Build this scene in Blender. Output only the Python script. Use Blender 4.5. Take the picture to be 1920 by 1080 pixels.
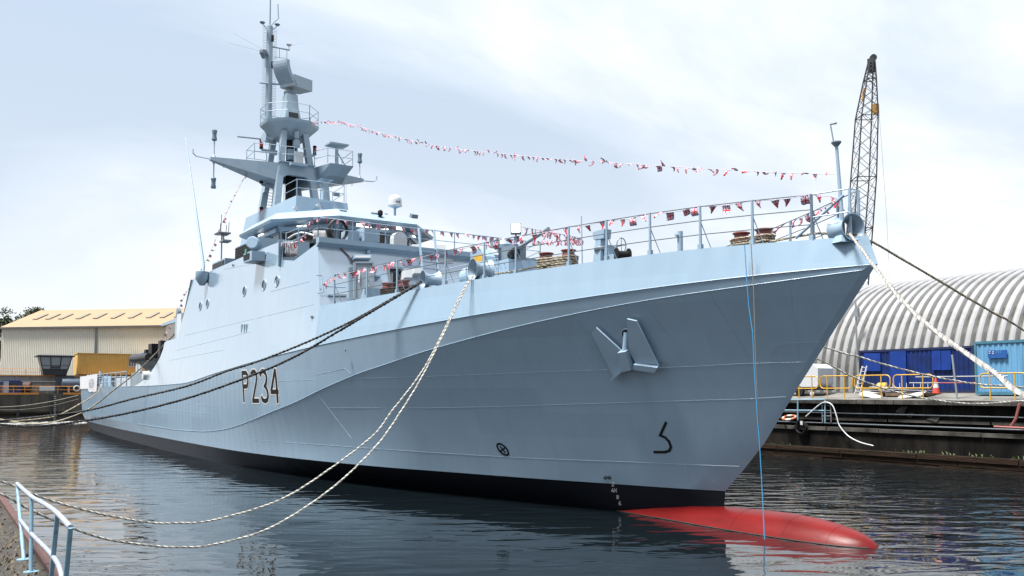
import bpy, bmesh, math, random
from mathutils import Vector, Matrix
from mathutils.bvhtree import BVHTree
random.seed(11)
for o in list(bpy.data.objects): bpy.data.objects.remove(o, do_unlink=True)
scene = bpy.context.scene
COL = scene.collection
V = Vector
rad = math.radians

# ------------------------------------------------------------------ camera
FPX, PITCH, HOR, CAMZ = 1650.0, rad(3.5), 733.0, 3.9
SH = HOR - 540 - FPX * math.tan(PITCH)
cam_d = bpy.data.cameras.new('camera')
cam = bpy.data.objects.new('camera', cam_d); COL.objects.link(cam)
cam.location = (0, 0, CAMZ)
cam.rotation_euler = (rad(90) + PITCH, 0, 0)
cam_d.sensor_width = 36; cam_d.lens = FPX / 1920 * 36
cam_d.shift_y = SH / 1920
cam_d.clip_start = 0.1; cam_d.clip_end = 3000
scene.camera = cam

# ------------------------------------------------------------------ sky
SUN_EL, SUN_DIR = rad(67), (-0.87, -0.49)          # horizontal direction towards the sun
w = bpy.data.worlds.new('World'); scene.world = w; w.use_nodes = True
nt = w.node_tree; nt.nodes.clear()
def N(t, typ, **kw):
    n = t.nodes.new(typ)
    for k, v in kw.items():
        if k[0] == '_': n.inputs[k[1:].replace('_', ' ')].default_value = v
        else: setattr(n, k, v)
    return n
def L(t, a, b): t.links.new(a, b)
out = N(nt, 'ShaderNodeOutputWorld')
sky = N(nt, 'ShaderNodeTexSky', sky_type='NISHITA', sun_disc=False)
sky.sun_elevation = SUN_EL
sky.sun_rotation = math.atan2(SUN_DIR[0], SUN_DIR[1])
sky.dust_density = 2.0
bg1 = N(nt, 'ShaderNodeBackground', _Strength=0.06)
L(nt, sky.outputs[0], bg1.inputs[0])
tc = N(nt, 'ShaderNodeTexCoord')
sep = N(nt, 'ShaderNodeSeparateXYZ'); L(nt, tc.outputs['Generated'], sep.inputs[0])
ab = N(nt, 'ShaderNodeMath', operation='ABSOLUTE'); L(nt, sep.outputs[2], ab.inputs[0])
ad = N(nt, 'ShaderNodeMath', operation='ADD'); L(nt, ab.outputs[0], ad.inputs[0]); ad.inputs[1].default_value = 0.5
dx = N(nt, 'ShaderNodeMath', operation='DIVIDE'); L(nt, sep.outputs[0], dx.inputs[0]); L(nt, ad.outputs[0], dx.inputs[1])
dy = N(nt, 'ShaderNodeMath', operation='DIVIDE'); L(nt, sep.outputs[1], dy.inputs[0]); L(nt, ad.outputs[0], dy.inputs[1])
cb = N(nt, 'ShaderNodeCombineXYZ'); L(nt, dx.outputs[0], cb.inputs[0]); L(nt, dy.outputs[0], cb.inputs[1])
mp = N(nt, 'ShaderNodeMapping'); L(nt, cb.outputs[0], mp.inputs[0])
mp.inputs['Location'].default_value = (6.5280, 10.3314, 0); mp.inputs['Rotation'].default_value = (0, 0, rad(40)); mp.inputs['Scale'].default_value = (0.5, 1.0, 1)
n1 = N(nt, 'ShaderNodeTexNoise', _Scale=1.5, _Detail=8.0, _Roughness=0.56, _Distortion=0.5); L(nt, mp.outputs[0], n1.inputs[0])
rp = N(nt, 'ShaderNodeValToRGB'); L(nt, n1.outputs[0], rp.inputs[0])
cr = rp.color_ramp
cr.elements[0].position = 0.35; cr.elements[0].color = (0.56, 0.70, 0.88, 1)
cr.elements[1].position = 0.68; cr.elements[1].color = (2.2, 2.25, 2.3, 1)
e = cr.elements.new(0.455); e.color = (0.78, 0.89, 1.03, 1)
e = cr.elements.new(0.535); e.color = (1.12, 1.17, 1.22, 1)
hz1 = N(nt, 'ShaderNodeMath', operation='MULTIPLY'); L(nt, ab.outputs[0], hz1.inputs[0]); hz1.inputs[1].default_value = -5.5
hz2 = N(nt, 'ShaderNodeMath', operation='EXPONENT'); L(nt, hz1.outputs[0], hz2.inputs[0])
hm = N(nt, 'ShaderNodeMix', data_type='RGBA'); L(nt, hz2.outputs[0], hm.inputs[0]); L(nt, rp.outputs[0], hm.inputs[6]); hm.inputs[7].default_value = (1.38, 1.44, 1.50, 1)   # bright haze towards the horizon
bg2 = N(nt, 'ShaderNodeBackground'); L(nt, hm.outputs[2], bg2.inputs[0])
oc = N(nt, 'ShaderNodeMath', operation='MULTIPLY_ADD'); L(nt, ab.outputs[0], oc.inputs[0]); oc.inputs[1].default_value = 0.225; oc.inputs[2].default_value = 0.325   # an overcast sky is brighter overhead than at the horizon
L(nt, oc.outputs[0], bg2.inputs[1])
mx = N(nt, 'ShaderNodeMixShader'); mx.inputs[0].default_value = 0.9
L(nt, bg1.outputs[0], mx.inputs[1]); L(nt, bg2.outputs[0], mx.inputs[2]); L(nt, mx.outputs[0], out.inputs[0])

# ------------------------------------------------------------------ sun, exposure
sd = bpy.data.lights.new('sun', 'SUN'); sd.energy = 5.0; sd.angle = rad(14); sd.color = (1.0, 0.96, 0.90)
sun = bpy.data.objects.new('sun', sd); COL.objects.link(sun)
tos = V((SUN_DIR[0] * math.cos(SUN_EL), SUN_DIR[1] * math.cos(SUN_EL), math.sin(SUN_EL)))
sun.rotation_euler = tos.to_track_quat('Z', 'Y').to_euler(); sun.location = (-40, -10, 60)
vs = scene.view_settings
vs.view_transform = 'Standard'; vs.look = 'None'; vs.exposure = 1.28; vs.gamma = 1.0; vs.use_curve_mapping = False

# ------------------------------------------------------------------ frames
# everything is laid out in the ship's own frame: x forward from the stern waterline, y to port, z up from the water
S0 = V((-38.1005, 93.0495, 0)); YAW = rad(-56.368066)
M = Matrix.Translation(S0) @ Matrix.Rotation(YAW, 4, 'Z'); MI = M.inverted()
CAMS = MI @ V((0, 0, CAMZ))
FWv, UPv = V((0, math.cos(PITCH), math.sin(PITCH))), V((0, -math.sin(PITCH), math.cos(PITCH)))
M3I = MI.to_3x3()
def ray(u, v): return M3I @ (FWv + V((1, 0, 0)) * ((u - 960) / FPX) + UPv * ((540 + SH - v) / FPX))
def hitp(u, v, n, c):                # where a sight line measured on the photograph meets a plane of the ship frame
    d = ray(u, v); n = V(n); return CAMS + d * ((c - n.dot(CAMS)) / n.dot(d))
def hx(u, v, x): return hitp(u, v, (1, 0, 0), x)
def hy(u, v, y): return hitp(u, v, (0, 1, 0), y)
def hz(u, v, z): return hitp(u, v, (0, 0, 1), z)
def lerp(a, b, t): return a + (b - a) * t
def itp(x, xs, ys):
    if x <= xs[0]: return ys[0]
    for i in range(1, len(xs)):
        if x <= xs[i]: return ys[i - 1] + (ys[i] - ys[i - 1]) * (x - xs[i - 1]) / (xs[i] - xs[i - 1])
    return ys[-1]
def sitp(x, xs, ys):                 # smooth (monotone Hermite) version
    if x <= xs[0]: return ys[0]
    if x >= xs[-1]: return ys[-1]
    n = len(xs)
    d = [(ys[i + 1] - ys[i]) / (xs[i + 1] - xs[i]) for i in range(n - 1)]
    m = [d[0]] + [0 if d[i - 1] * d[i] <= 0 else 2 * d[i - 1] * d[i] / (d[i - 1] + d[i]) for i in range(1, n - 1)] + [d[-1]]
    for i in range(n - 1):
        if x <= xs[i + 1]:
            h = xs[i + 1] - xs[i]; t = (x - xs[i]) / h
            return (2*t**3-3*t*t+1)*ys[i] + (t**3-2*t*t+t)*h*m[i] + (-2*t**3+3*t*t)*ys[i+1] + (t**3-t*t)*h*m[i+1]

# ------------------------------------------------------------------ objects
ORG = {}
def tag(o, label=None, cat=None, group=None, kind=None):
    if label: o['label'] = label
    if cat: o['category'] = cat
    if group: o['group'] = group
    if kind: o['kind'] = kind
    return o
def thing(name, label, cat, org, group=None):
    o = bpy.data.objects.new(name, None); COL.objects.link(o)
    o.empty_display_size = 0.3
    o.matrix_world = M @ Matrix.Translation(V(org)); ORG[o] = V(org)
    return tag(o, label, cat, group)
class MB:
    def __init__(s): s.v = []; s.f = []; s.m = []
    def add(s, vs, fs, m=0):
        b = len(s.v); s.v += [V(p) for p in vs]; s.f += [tuple(b + i for i in f) for f in fs]; s.m += [m] * len(fs); return s
    def box(s, c, sz, R=None, m=0):
        c = V(c); h = V(sz) / 2; ps = []
        for x in (-1, 1):
            for y in (-1, 1):
                for z in (-1, 1):
                    p = V((x * h.x, y * h.y, z * h.z)); ps.append(c + (R @ p if R else p))
        return s.add(ps, [(0, 1, 3, 2), (4, 6, 7, 5), (0, 4, 5, 1), (2, 3, 7, 6), (0, 2, 6, 4), (1, 5, 7, 3)], m)
    def bx(s, x0, x1, y0, y1, z0, z1, m=0): return s.box(((x0+x1)/2, (y0+y1)/2, (z0+z1)/2), (abs(x1-x0), abs(y1-y0), abs(z1-z0)), None, m)
    def beam(s, a, b, w, h, up=(0, 0, 1), w2=None, h2=None, m=0):
        a, b = V(a), V(b); t = (b - a).normalized(); up = V(up)
        sd = t.cross(up)
        if sd.length < 1e-4: sd = t.cross(V((1, 0, 0)))
        sd.normalize(); u = sd.cross(t)
        w2 = w if w2 is None else w2; h2 = h if h2 is None else h2
        ps = [a - sd*w/2 - u*h/2, a + sd*w/2 - u*h/2, a + sd*w/2 + u*h/2, a - sd*w/2 + u*h/2,
              b - sd*w2/2 - u*h2/2, b + sd*w2/2 - u*h2/2, b + sd*w2/2 + u*h2/2, b - sd*w2/2 + u*h2/2]
        return s.add(ps, [(3, 2, 1, 0), (4, 5, 6, 7), (0, 1, 5, 4), (1, 2, 6, 5), (2, 3, 7, 6), (3, 0, 4, 7)], m)
    def tube(s, pts, r, n=6, cap=True, m=0, closed=False):
        pts = [V(p) for p in pts]; k = len(pts); rs = r if isinstance(r, (list, tuple)) else [r] * k
        t0 = (pts[1] - pts[0]).normalized(); a = V((0, 0, 1)) if abs(t0.z) < 0.9 else V((1, 0, 0))
        u = t0.cross(a).normalized(); ps = []; fs = []
        for i, p in enumerate(pts):
            if closed: t = (pts[(i + 1) % k] - pts[i - 1]).normalized()
            elif i == 0: t = t0
            elif i == k - 1: t = (pts[i] - pts[i - 1]).normalized()
            else: t = (pts[i + 1] - pts[i - 1]).normalized()
            u = (u - t * u.dot(t)).normalized(); w_ = t.cross(u)
            for j in range(n):
                an = 2 * math.pi * j / n; ps.append(p + (u * math.cos(an) + w_ * math.sin(an)) * rs[i])
        for i in range(k if closed else k - 1):
            for j in range(n):
                i2 = (i + 1) % k
                fs.append((i * n + j, i * n + (j + 1) % n, i2 * n + (j + 1) % n, i2 * n + j))
        if cap and not closed: fs += [tuple(range(n))[::-1], tuple(range((k - 1) * n, k * n))]
        return s.add(ps, fs, m)
    def lathe(s, prof, org, ax=(0, 0, 1), n=14, m=0):
        ax = V(ax).normalized(); a = V((0, 0, 1)) if abs(ax.z) < 0.9 else V((1, 0, 0)); u = ax.cross(a).normalized(); w_ = ax.cross(u); org = V(org)
        ps = []; fs = []
        for r_, h in prof:
            for j in range(n):
                an = 2 * math.pi * j / n; ps.append(org + ax * h + (u * math.cos(an) + w_ * math.sin(an)) * max(r_, 1e-4))
        for i in range(len(prof) - 1):
            for j in range(n): fs.append((i * n + j, i * n + (j + 1) % n, (i + 1) * n + (j + 1) % n, (i + 1) * n + j))
        if prof[0][0] > 1e-3: fs.append(tuple(range(n))[::-1])
        if prof[-1][0] > 1e-3: fs.append(tuple(range((len(prof) - 1) * n, len(prof) * n)))
        return s.add(ps, fs, m)
    def cyl(s, a, b, r, n=12, m=0):
        a, b = V(a), V(b); return s.lathe([(r, 0), (r, (b - a).length)], a, b - a, n, m)
    def prism(s, poly, vec, m=0):
        k = len(poly); vec = V(vec); ps = [V(p) for p in poly] + [V(p) + vec for p in poly]
        return s.add(ps, [tuple(range(k))[::-1], tuple(range(k, 2 * k))] + [(i, (i + 1) % k, k + (i + 1) % k, k + i) for i in range(k)], m)
    def loft(s, rings, m=0, caps=True):
        k = len(rings[0]); ps = [V(p) for r_ in rings for p in r_]; fs = []
        for i in range(len(rings) - 1):
            for j in range(k): fs.append((i * k + j, i * k + (j + 1) % k, (i + 1) * k + (j + 1) % k, (i + 1) * k + j))
        if caps: fs += [tuple(range(k))[::-1], tuple(range((len(rings) - 1) * k, len(rings) * k))]
        return s.add(ps, fs, m)
    def grid(s, rows, m=0, flip=False):
        k = len(rows[0]); ps = [V(p) for r_ in rows for p in r_]; fs = []
        for i in range(len(rows) - 1):
            for j in range(k - 1):
                q = (i * k + j, i * k + j + 1, (i + 1) * k + j + 1, (i + 1) * k + j); fs.append(q[::-1] if flip else q)
        return s.add(ps, fs, m)
    def build(s, name, mats, parent=None, smooth=None, label=None, fix=True):
        if not isinstance(mats, (list, tuple)): mats = [mats]
        if parent is None:
            lo = [min(p[i] for p in s.v) for i in range(3)]; hi = [max(p[i] for p in s.v) for i in range(3)]
            org = V(((lo[0] + hi[0]) / 2, (lo[1] + hi[1]) / 2, lo[2]))
        else: org = ORG[parent]
        me = bpy.data.meshes.new(name); me.from_pydata([p - org for p in s.v], [], s.f)
        for mm in mats: me.materials.append(mm)
        if len(mats) > 1: me.polygons.foreach_set('material_index', s.m)
        if fix:
            bm = bmesh.new(); bm.from_mesh(me); bmesh.ops.recalc_face_normals(bm, faces=bm.faces); bm.to_mesh(me); bm.free()
        if smooth is not None:
            me.shade_smooth(); me.set_sharp_from_angle(angle=rad(smooth))
        me.update()
        o = bpy.data.objects.new(name, me); COL.objects.link(o); ORG[o] = org
        if parent is None: o.matrix_world = M @ Matrix.Translation(org)
        else: o.parent = parent
        if label: o['label'] = label
        return o

# ------------------------------------------------------------------ materials
def new_mat(name):
    m = bpy.data.materials.new(name); m.use_nodes = True; t = m.node_tree
    return m, t, t.nodes['Principled BSDF']
def mat(name, col, rough=0.5, metal=0.0, var=0.0, vscale=2.0, vstretch=(1, 1, 1), dark=None, bump=0.0, bscale=8.0, spec=0.5, emit=None, estr=0.0, dpos=(0.45, 0.7), ddetail=6):
    col = tuple(c * 0.66 for c in col); dark = tuple(c * 0.66 for c in dark) if dark else None
    m, t, b = new_mat(name)
    b.inputs['Base Color'].default_value = (*col, 1); b.inputs['Roughness'].default_value = rough; b.inputs['Metallic'].default_value = metal
    b.inputs['Specular IOR Level'].default_value = spec
    if emit: b.inputs['Emission Color'].default_value = (*emit, 1); b.inputs['Emission Strength'].default_value = estr
    if var or dark or bump:
        tc = N(t, 'ShaderNodeTexCoord'); mp = N(t, 'ShaderNodeMapping'); mp.inputs['Scale'].default_value = vstretch
        L(t, tc.outputs['Object'], mp.inputs[0])
    if var or dark:
        n = N(t, 'ShaderNodeTexNoise', _Scale=vscale, _Detail=ddetail, _Roughness=0.6); L(t, mp.outputs[0], n.inputs[0])
        r = N(t, 'ShaderNodeValToRGB'); L(t, n.outputs[0], r.inputs[0])
        d = dark if dark else tuple(c * (1 - var) for c in col); hgh = col if dark else tuple(min(1, c * (1 + var)) for c in col)
        r.color_ramp.elements[0].position = dpos[0] if dark else 0.3; r.color_ramp.elements[0].color = (*d, 1)
        r.color_ramp.elements[1].position = dpos[1] if dark else 0.7; r.color_ramp.elements[1].color = (*hgh, 1)
        L(t, r.outputs[0], b.inputs['Base Color'])
    if bump:
        n2 = N(t, 'ShaderNodeTexNoise', _Scale=bscale, _Detail=4.0); L(t, mp.outputs[0], n2.inputs[0])
        bp = N(t, 'ShaderNodeBump', _Strength=bump, _Distance=0.05); L(t, n2.outputs[0], bp.inputs['Height']); L(t, bp.outputs[0], b.inputs['Normal'])
    return m
def paint(name, col, rough=0.32, wob=0.25, plate=0.05, bh=0.75, bw=3.0, ior=1.5, frames=False, coat=0.0):
    # naval paint on steel plate: strakes that differ a little in tone, welds that pull the plate in, faint run-off streaks
    m, t, b = new_mat(name); b.inputs['Roughness'].default_value = rough; b.inputs['IOR'].default_value = ior; b.inputs['Coat Weight'].default_value = coat; b.inputs['Coat Roughness'].default_value = 0.14; b.inputs['Coat IOR'].default_value = 1.6
    tc = N(t, 'ShaderNodeTexCoord'); sp = N(t, 'ShaderNodeSeparateXYZ'); L(t, tc.outputs['Object'], sp.inputs[0])
    cx = N(t, 'ShaderNodeCombineXYZ'); L(t, sp.outputs[0], cx.inputs[0]); L(t, sp.outputs[2], cx.inputs[1])
    br = N(t, 'ShaderNodeTexBrick', _Scale=1.0); br.inputs['Brick Width'].default_value = bw; br.inputs['Row Height'].default_value = bh
    br.inputs['Mortar Size'].default_value = 0.008; br.inputs['Mortar Smooth'].default_value = 1.0
    br.inputs['Color1'].default_value = (1 - plate,) * 3 + (1,); br.inputs['Color2'].default_value = (1, 1, 1, 1); br.inputs['Mortar'].default_value = (0.94,) * 3 + (1,)
    L(t, cx.outputs[0], br.inputs[0])
    mp = N(t, 'ShaderNodeMapping'); mp.inputs['Scale'].default_value = (1.6, 1.6, 0.12); L(t, tc.outputs['Object'], mp.inputs[0])
    ns = N(t, 'ShaderNodeTexNoise', _Scale=1.6, _Detail=6.0, _Roughness=0.65); L(t, mp.outputs[0], ns.inputs[0])
    r = N(t, 'ShaderNodeValToRGB'); L(t, ns.outputs[0], r.inputs[0])
    r.color_ramp.elements[0].position = 0.3; r.color_ramp.elements[0].color = (*[c * 0.95 for c in col], 1)
    r.color_ramp.elements[1].position = 0.6; r.color_ramp.elements[1].color = (*col, 1)
    mu = N(t, 'ShaderNodeMix', data_type='RGBA', blend_type='MULTIPLY'); mu.inputs[0].default_value = 1.0
    L(t, r.outputs[0], mu.inputs[6]); L(t, br.outputs[0], mu.inputs[7]); L(t, mu.outputs[2], b.inputs['Base Color'])
    nb = N(t, 'ShaderNodeTexNoise', _Scale=0.9, _Detail=1.5, _Roughness=0.4)
    mp2 = N(t, 'ShaderNodeMapping'); mp2.inputs['Scale'].default_value = (1.3, 1.0, 0.7); L(t, tc.outputs['Object'], mp2.inputs[0]); L(t, mp2.outputs[0], nb.inputs[0])
    bp = N(t, 'ShaderNodeBump', _Strength=wob, _Distance=0.12); L(t, nb.outputs[0], bp.inputs['Height'])
    bp2 = N(t, 'ShaderNodeBump', _Strength=0.10, _Distance=0.01); L(t, br.outputs['Fac'], bp2.inputs['Height']); L(t, bp.outputs[0], bp2.inputs['Normal'])
    last = bp2
    if frames:      # plating drawn in slightly between the frames
        wv = N(t, 'ShaderNodeTexWave', wave_type='BANDS', bands_direction='X', _Scale=0.42, _Distortion=0.6, _Detail=1.0); L(t, tc.outputs['Object'], wv.inputs[0])
        bp3 = N(t, 'ShaderNodeBump', _Strength=0.5, _Distance=0.02); L(t, wv.outputs['Fac'], bp3.inputs['Height']); L(t, bp2.outputs[0], bp3.inputs['Normal']); last = bp3
    L(t, last.outputs[0], b.inputs['Normal'])
    return m
GREY = (0.190, 0.270, 0.350)
P_HULL = paint('hull_grey_paint', GREY, 0.24, 0.14, 0.09, 0.8, 6.0, frames=True)
P_SIDE = paint('upper_side_grey_paint', GREY, 0.16, 0.32, 0.04, 1.2, 2.4, ior=2.6, coat=1.0)
P_GREY = mat('fittings_grey_paint', tuple(c / 0.66 for c in GREY), 0.38, var=0.05, vscale=1.5)
P_MAST = mat('mast_grey_paint', (0.31, 0.41, 0.50), 0.4, var=0.06)
P_DARK = mat('dark_grey_paint', (0.17, 0.22, 0.27), 0.45, var=0.1)
M_DECK = mat('deck_grey_nonslip', (0.16, 0.20, 0.23), 0.8, var=0.15, bump=0.2, bscale=40)
M_BOOT = mat('boot_topping_black', (0.008, 0.010, 0.016), 0.35, spec=.15, var=0.2, vstretch=(.3, .3, 2))
M_RED = mat('antifouling_red', (0.15, 0.0085, 0.0085), 0.38, spec=.16, var=0.22, vscale=1.6, vstretch=(.5, 1, 2), bump=.15, bscale=3)
M_BLK = mat('black_rubber', (0.012, 0.012, 0.014), 0.5)
M_BLKP = mat('black_paint', (0.008, 0.008, 0.009), 0.5, spec=.2)
M_WHT = mat('white_paint', (0.62, 0.62, 0.62), 0.4)
M_WHTS = mat('white_plastic', (0.60, 0.63, 0.66), 0.3)
M_GLASS = mat('dark_window_glass', (0.01, 0.014, 0.016), 0.06, spec=0.8)
M_BOLL = mat('bollard_red_oxide', (0.22, 0.05, 0.04), 0.55, var=0.2)
M_REDL = mat('red_lens', (0.35, 0.01, 0.01), 0.2)
M_STEEL = mat('galvanised_steel', (0.42, 0.44, 0.46), 0.45, 0.6, var=0.15)
M_WIRE = mat('steel_wire', (0.10, 0.12, 0.14), 0.5, 0.3)
M_ROPEW = mat('white_rope_fibre', (0.66, 0.65, 0.60), 0.9, var=0.15, vscale=30)
M_ROPEB = mat('buff_rope_fibre', (0.42, 0.35, 0.22), 0.9, var=0.2, vscale=30)
M_ROPED = mat('dark_rope_yarn', (0.22, 0.205, 0.18), 0.9)
M_ROPEK = mat('black_rope_fibre', (0.012, 0.013, 0.016), 0.8)
M_ROPEG = mat('weathered_rope_fibre', (0.30, 0.28, 0.23), 0.9, var=0.2, vscale=20)
M_LAMP = mat('lit_lamp_face', (0.9, 0.9, 0.8), 0.4, emit=(1.0, 1.0, 0.82), estr=2.0)
M_TUBE = mat('lit_fluorescent_tube', (0.9, 0.9, 0.9), 0.4, emit=(1.0, 0.97, 0.9), estr=1.2)
M_CANV = mat('grey_canvas', (0.27, 0.28, 0.31), 0.9, var=0.2, vscale=6, bump=0.5, bscale=5)
M_YEL = mat('yellow_paint', (0.62, 0.36, 0.03), 0.45, var=0.15, vscale=6)
M_BLUER = mat('faded_blue_paint', (0.20, 0.36, 0.47), 0.5, var=0.18, vscale=9, dark=(0.15, 0.22, 0.27), dpos=(.35, .5))

# ------------------------------------------------------------------ water
def water_mat():
    m, t, b = new_mat('harbour_water')
    b.inputs['Base Color'].default_value = (0.004, 0.007, 0.009, 1); b.inputs['Roughness'].default_value = 0.03; b.inputs['IOR'].default_value = 1.42
    tc = N(t, 'ShaderNodeTexCoord')
    def wn(scale, rot, st, detail, rough):
        mp = N(t, 'ShaderNodeMapping', vector_type='TEXTURE'); mp.inputs['Rotation'].default_value = (0, 0, rad(rot)); mp.inputs['Scale'].default_value = (st, 1, 1)
        L(t, tc.outputs['Object'], mp.inputs[0])
        n = N(t, 'ShaderNodeTexNoise', _Scale=scale, _Detail=detail, _Roughness=rough, _Distortion=0.6); L(t, mp.outputs[0], n.inputs[0]); return n
    a = wn(1.15, 58, 2.4, 2.5, 0.45); c = wn(0.4, 30, 2.0, 2, 0.5)
    sy = N(t, 'ShaderNodeSeparateXYZ'); L(t, tc.outputs['Object'], sy.inputs[0])
    mr = N(t, 'ShaderNodeMapRange'); L(t, sy.outputs[1], mr.inputs[0])      # calmer water in the lee of the hull
    for k_, v_ in zip((1, 2, 3, 4), (-16.0, -4.0, 0.34, 1.0)): mr.inputs[k_].default_value = v_
    b1_ = N(t, 'ShaderNodeBump', _Distance=0.10); L(t, mr.outputs[0], b1_.inputs['Strength']); L(t, a.outputs[0], b1_.inputs['Height'])
    b2_ = N(t, 'ShaderNodeBump', _Strength=1.0, _Distance=0.03); L(t, c.outputs[0], b2_.inputs['Height']); L(t, b1_.outputs[0], b2_.inputs['Normal'])
    L(t, b2_.outputs[0], b.inputs['Normal'])
    b.inputs['Coat Weight'].default_value = 0.22; b.inputs['Coat Roughness'].default_value = 0.02; b.inputs['Coat IOR'].default_value = 1.45; L(t, b2_.outputs[0], b.inputs['Coat Normal'])
    return m
mb = MB(); mb.add([(-160, -140, 0), (260, -140, 0), (260, 160, 0), (-160, 160, 0)], [(0, 1, 2, 3)])
water = mb.build('water', water_mat()); tag(water, 'dark rippled harbour water in the dock basin', 'water', kind='structure')

# ------------------------------------------------------------------ ship: lines
SHIP = thing('patrol_ship', 'grey naval patrol ship with black hull number and red bulbous bow', 'ship', (0, 0, 0))
def b1(x): return sitp(x, [-7, 0, 10, 20, 30, 45, 55, 62, 68, 74, 78, 81.5, 84, 85.4], [5.9, 6.1, 6.5, 6.75, 6.8, 6.8, 6.75, 6.45, 5.8, 4.6, 3.4, 2.05, 0.82, 0.0])
def zk1(x): return sitp(x, [-7, 30, 42.8, 49.6, 57.5, 62.7, 65.5, 70.6, 74.7, 78.5, 81.2, 84, 85.4], [4.28, 4.25, 4.36, 4.83, 5.38, 5.72, 5.9, 6.22, 6.49, 6.74, 6.9, 7.03, 7.08])
def zk2(x): return sitp(x, [-7, 39.5, 47, 51.6, 54.6, 58.3, 61, 64.1, 66.8, 68.4, 71, 76.4, 79.7, 82.6, 85.25], [1.49, 1.49, 1.61, 1.9, 2.29, 2.92, 3.4, 4.08, 4.62, 4.88, 5.33, 6.11, 6.49, 6.73, 6.96])
def zdk(x): return sitp(x, [63, 66, 70, 74, 78, 82, 85.1], [7.45, 7.49, 7.56, 7.66, 7.78, 7.86, 7.86])
def lean(x): return itp(x, [0, 40, 58, 70, 80, 85], [.07, .09, .10, .17, .17, .2])
def side_y(x, z): return max(0.0, b1(x) - (z - zk1(x)) * lean(x))        # half-breadth above the upper knuckle
def yboot(x): return sitp(x, [-4, 0, 15, 22, 40, 50, 57.8, 65.9, 70.4, 73.9, 76, 79, 80.19], [5.7, 5.95, 6.42, 6.6, 6.72, 6.6, 6.05, 4.7, 3.4, 2.35, 1.6, .55, .0])
def ywl(x): return sitp(x, [-1, 0, 15, 22.4, 38.4, 48.9, 56.3, 64, 68.3, 74, 77, 80.1], [5.4, 5.6, 6.26, 6.43, 6.6, 6.4, 5.6, 3.9, 2.9, 1.45, .8, 0.0])
NB = 7
rows_x0 = [1.5, 0.0, -3.2] + [lerp(-3.3, -3.9, i / NB) for i in range(NB)] + [-4.0, -5.2, -6.2]
def stem_x(z): return itp(z, [-1.2, 0.49, 0.94, 2.2, 4.09, 6.96, 7.08], [80.0, 80.14, 80.19, 81.52, 82.95, 85.25, 85.4])
def zboot(x): return itp(x, [-5, 55, 80], [0.80, 0.84, 0.94])
def kin(x): return itp(x, [0, 38, 46, 55, 65, 75, 84, 85.25], [.02, .03, .08, .18, .27, .17, .04, 0])
def hull_row(r, x):
    """half-breadth and height of row r at x (before the stem is closed)"""
    if r == 0: return ywl(x) * 0.86, -1.2
    if r == 1: return ywl(x), 0.0
    if r == 2: return yboot(x), zboot(x)
    k2, zk = b1(x) - kin(x), zk2(x)
    if r < 3 + NB:
        f = (r - 2) / (NB + 1); g = lerp(f, f ** 1.55, itp(x, [48, 62], [0, 1]))
        return lerp(yboot(x), k2, g), lerp(zboot(x), zk, f)
    if r == 3 + NB: return k2, zk
    if r == 4 + NB: return (k2 + b1(x)) / 2, (zk + zk1(x)) / 2
    return b1(x), zk1(x)
XS_REF = 60.0
NR = 6 + NB
def hull_cols():
    cols = []
    for i in range(47):
        s = i / 46; col = []
        for r in range(NR):
            x = rows_x0[r] + (XS_REF - rows_x0[r]) * s; y, z = hull_row(r, x); col.append((x, y, z))
        cols.append(col)
    nf = 54
    stem_z = [-1.2, 0.0, 0.94] + [lerp(0.94, 6.96, (r + 1) / (NB + 1)) for r in range(NB)] + [6.96, 7.02, 7.08]
    ref = [80.1, 80.1, 80.19] + [None] * NB + [85.25, None, 85.4]
    for i in range(1, nf + 1):
        tau = (i / nf); tau = 1 - (1 - tau) ** 1.25; col = []
        for r in range(NR):
            xs = stem_x(stem_z[r]); x = XS_REF + (xs - XS_REF) * tau
            if r <= 2: y, z = hull_row(r, x if i < nf else 80.19)
            else:
                xb = XS_REF + (80.19 - XS_REF) * tau; xk = XS_REF + (85.25 - XS_REF) * tau; xu = XS_REF + (85.4 - XS_REF) * tau
                k2 = max(0, b1(xk) - kin(xk)); zk = zk2(xk)
                if r < 3 + NB:
                    f = (r - 2) / (NB + 1); y = lerp(yboot(xb), k2, f ** 1.45); z = lerp(zboot(xb), zk, f)
                elif r == 3 + NB: y, z = k2, zk
                elif r == 4 + NB: y, z = (k2 + b1(xu)) / 2, (zk + zk1(xu)) / 2
                else: y, z = b1(xu), zk1(xu)
            if i == nf: y = 0.0
            col.append((x, max(y, 0.0), z))
        cols.append(col)
    return cols
cols = hull_cols()
hb = MB()
for sgn in (-1, 1):
    G = [[(p[0], sgn * p[1], p[2]) for p in c] for c in cols]
    k = NR; base = len(hb.v); hb.v += [V(p) for c in G for p in c]
    for i in range(len(G) - 1):
        for j in range(k - 1):
            q = (base + i * k + j, base + (i + 1) * k + j, base + (i + 1) * k + j + 1, base + i * k + j + 1)
            hb.f.append(q if sgn < 0 else q[::-1]); hb.m.append(1 if j < 2 else 0)
# transom
t0, t1 = [(p[0], -p[1], p[2]) for p in cols[0]], [(p[0], p[1], p[2]) for p in cols[0]]
for j in range(NR - 1): hb.add([t0[j], t0[j + 1], t1[j + 1], t1[j]], [(0, 1, 2, 3)], 1 if j < 2 else 0)
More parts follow.
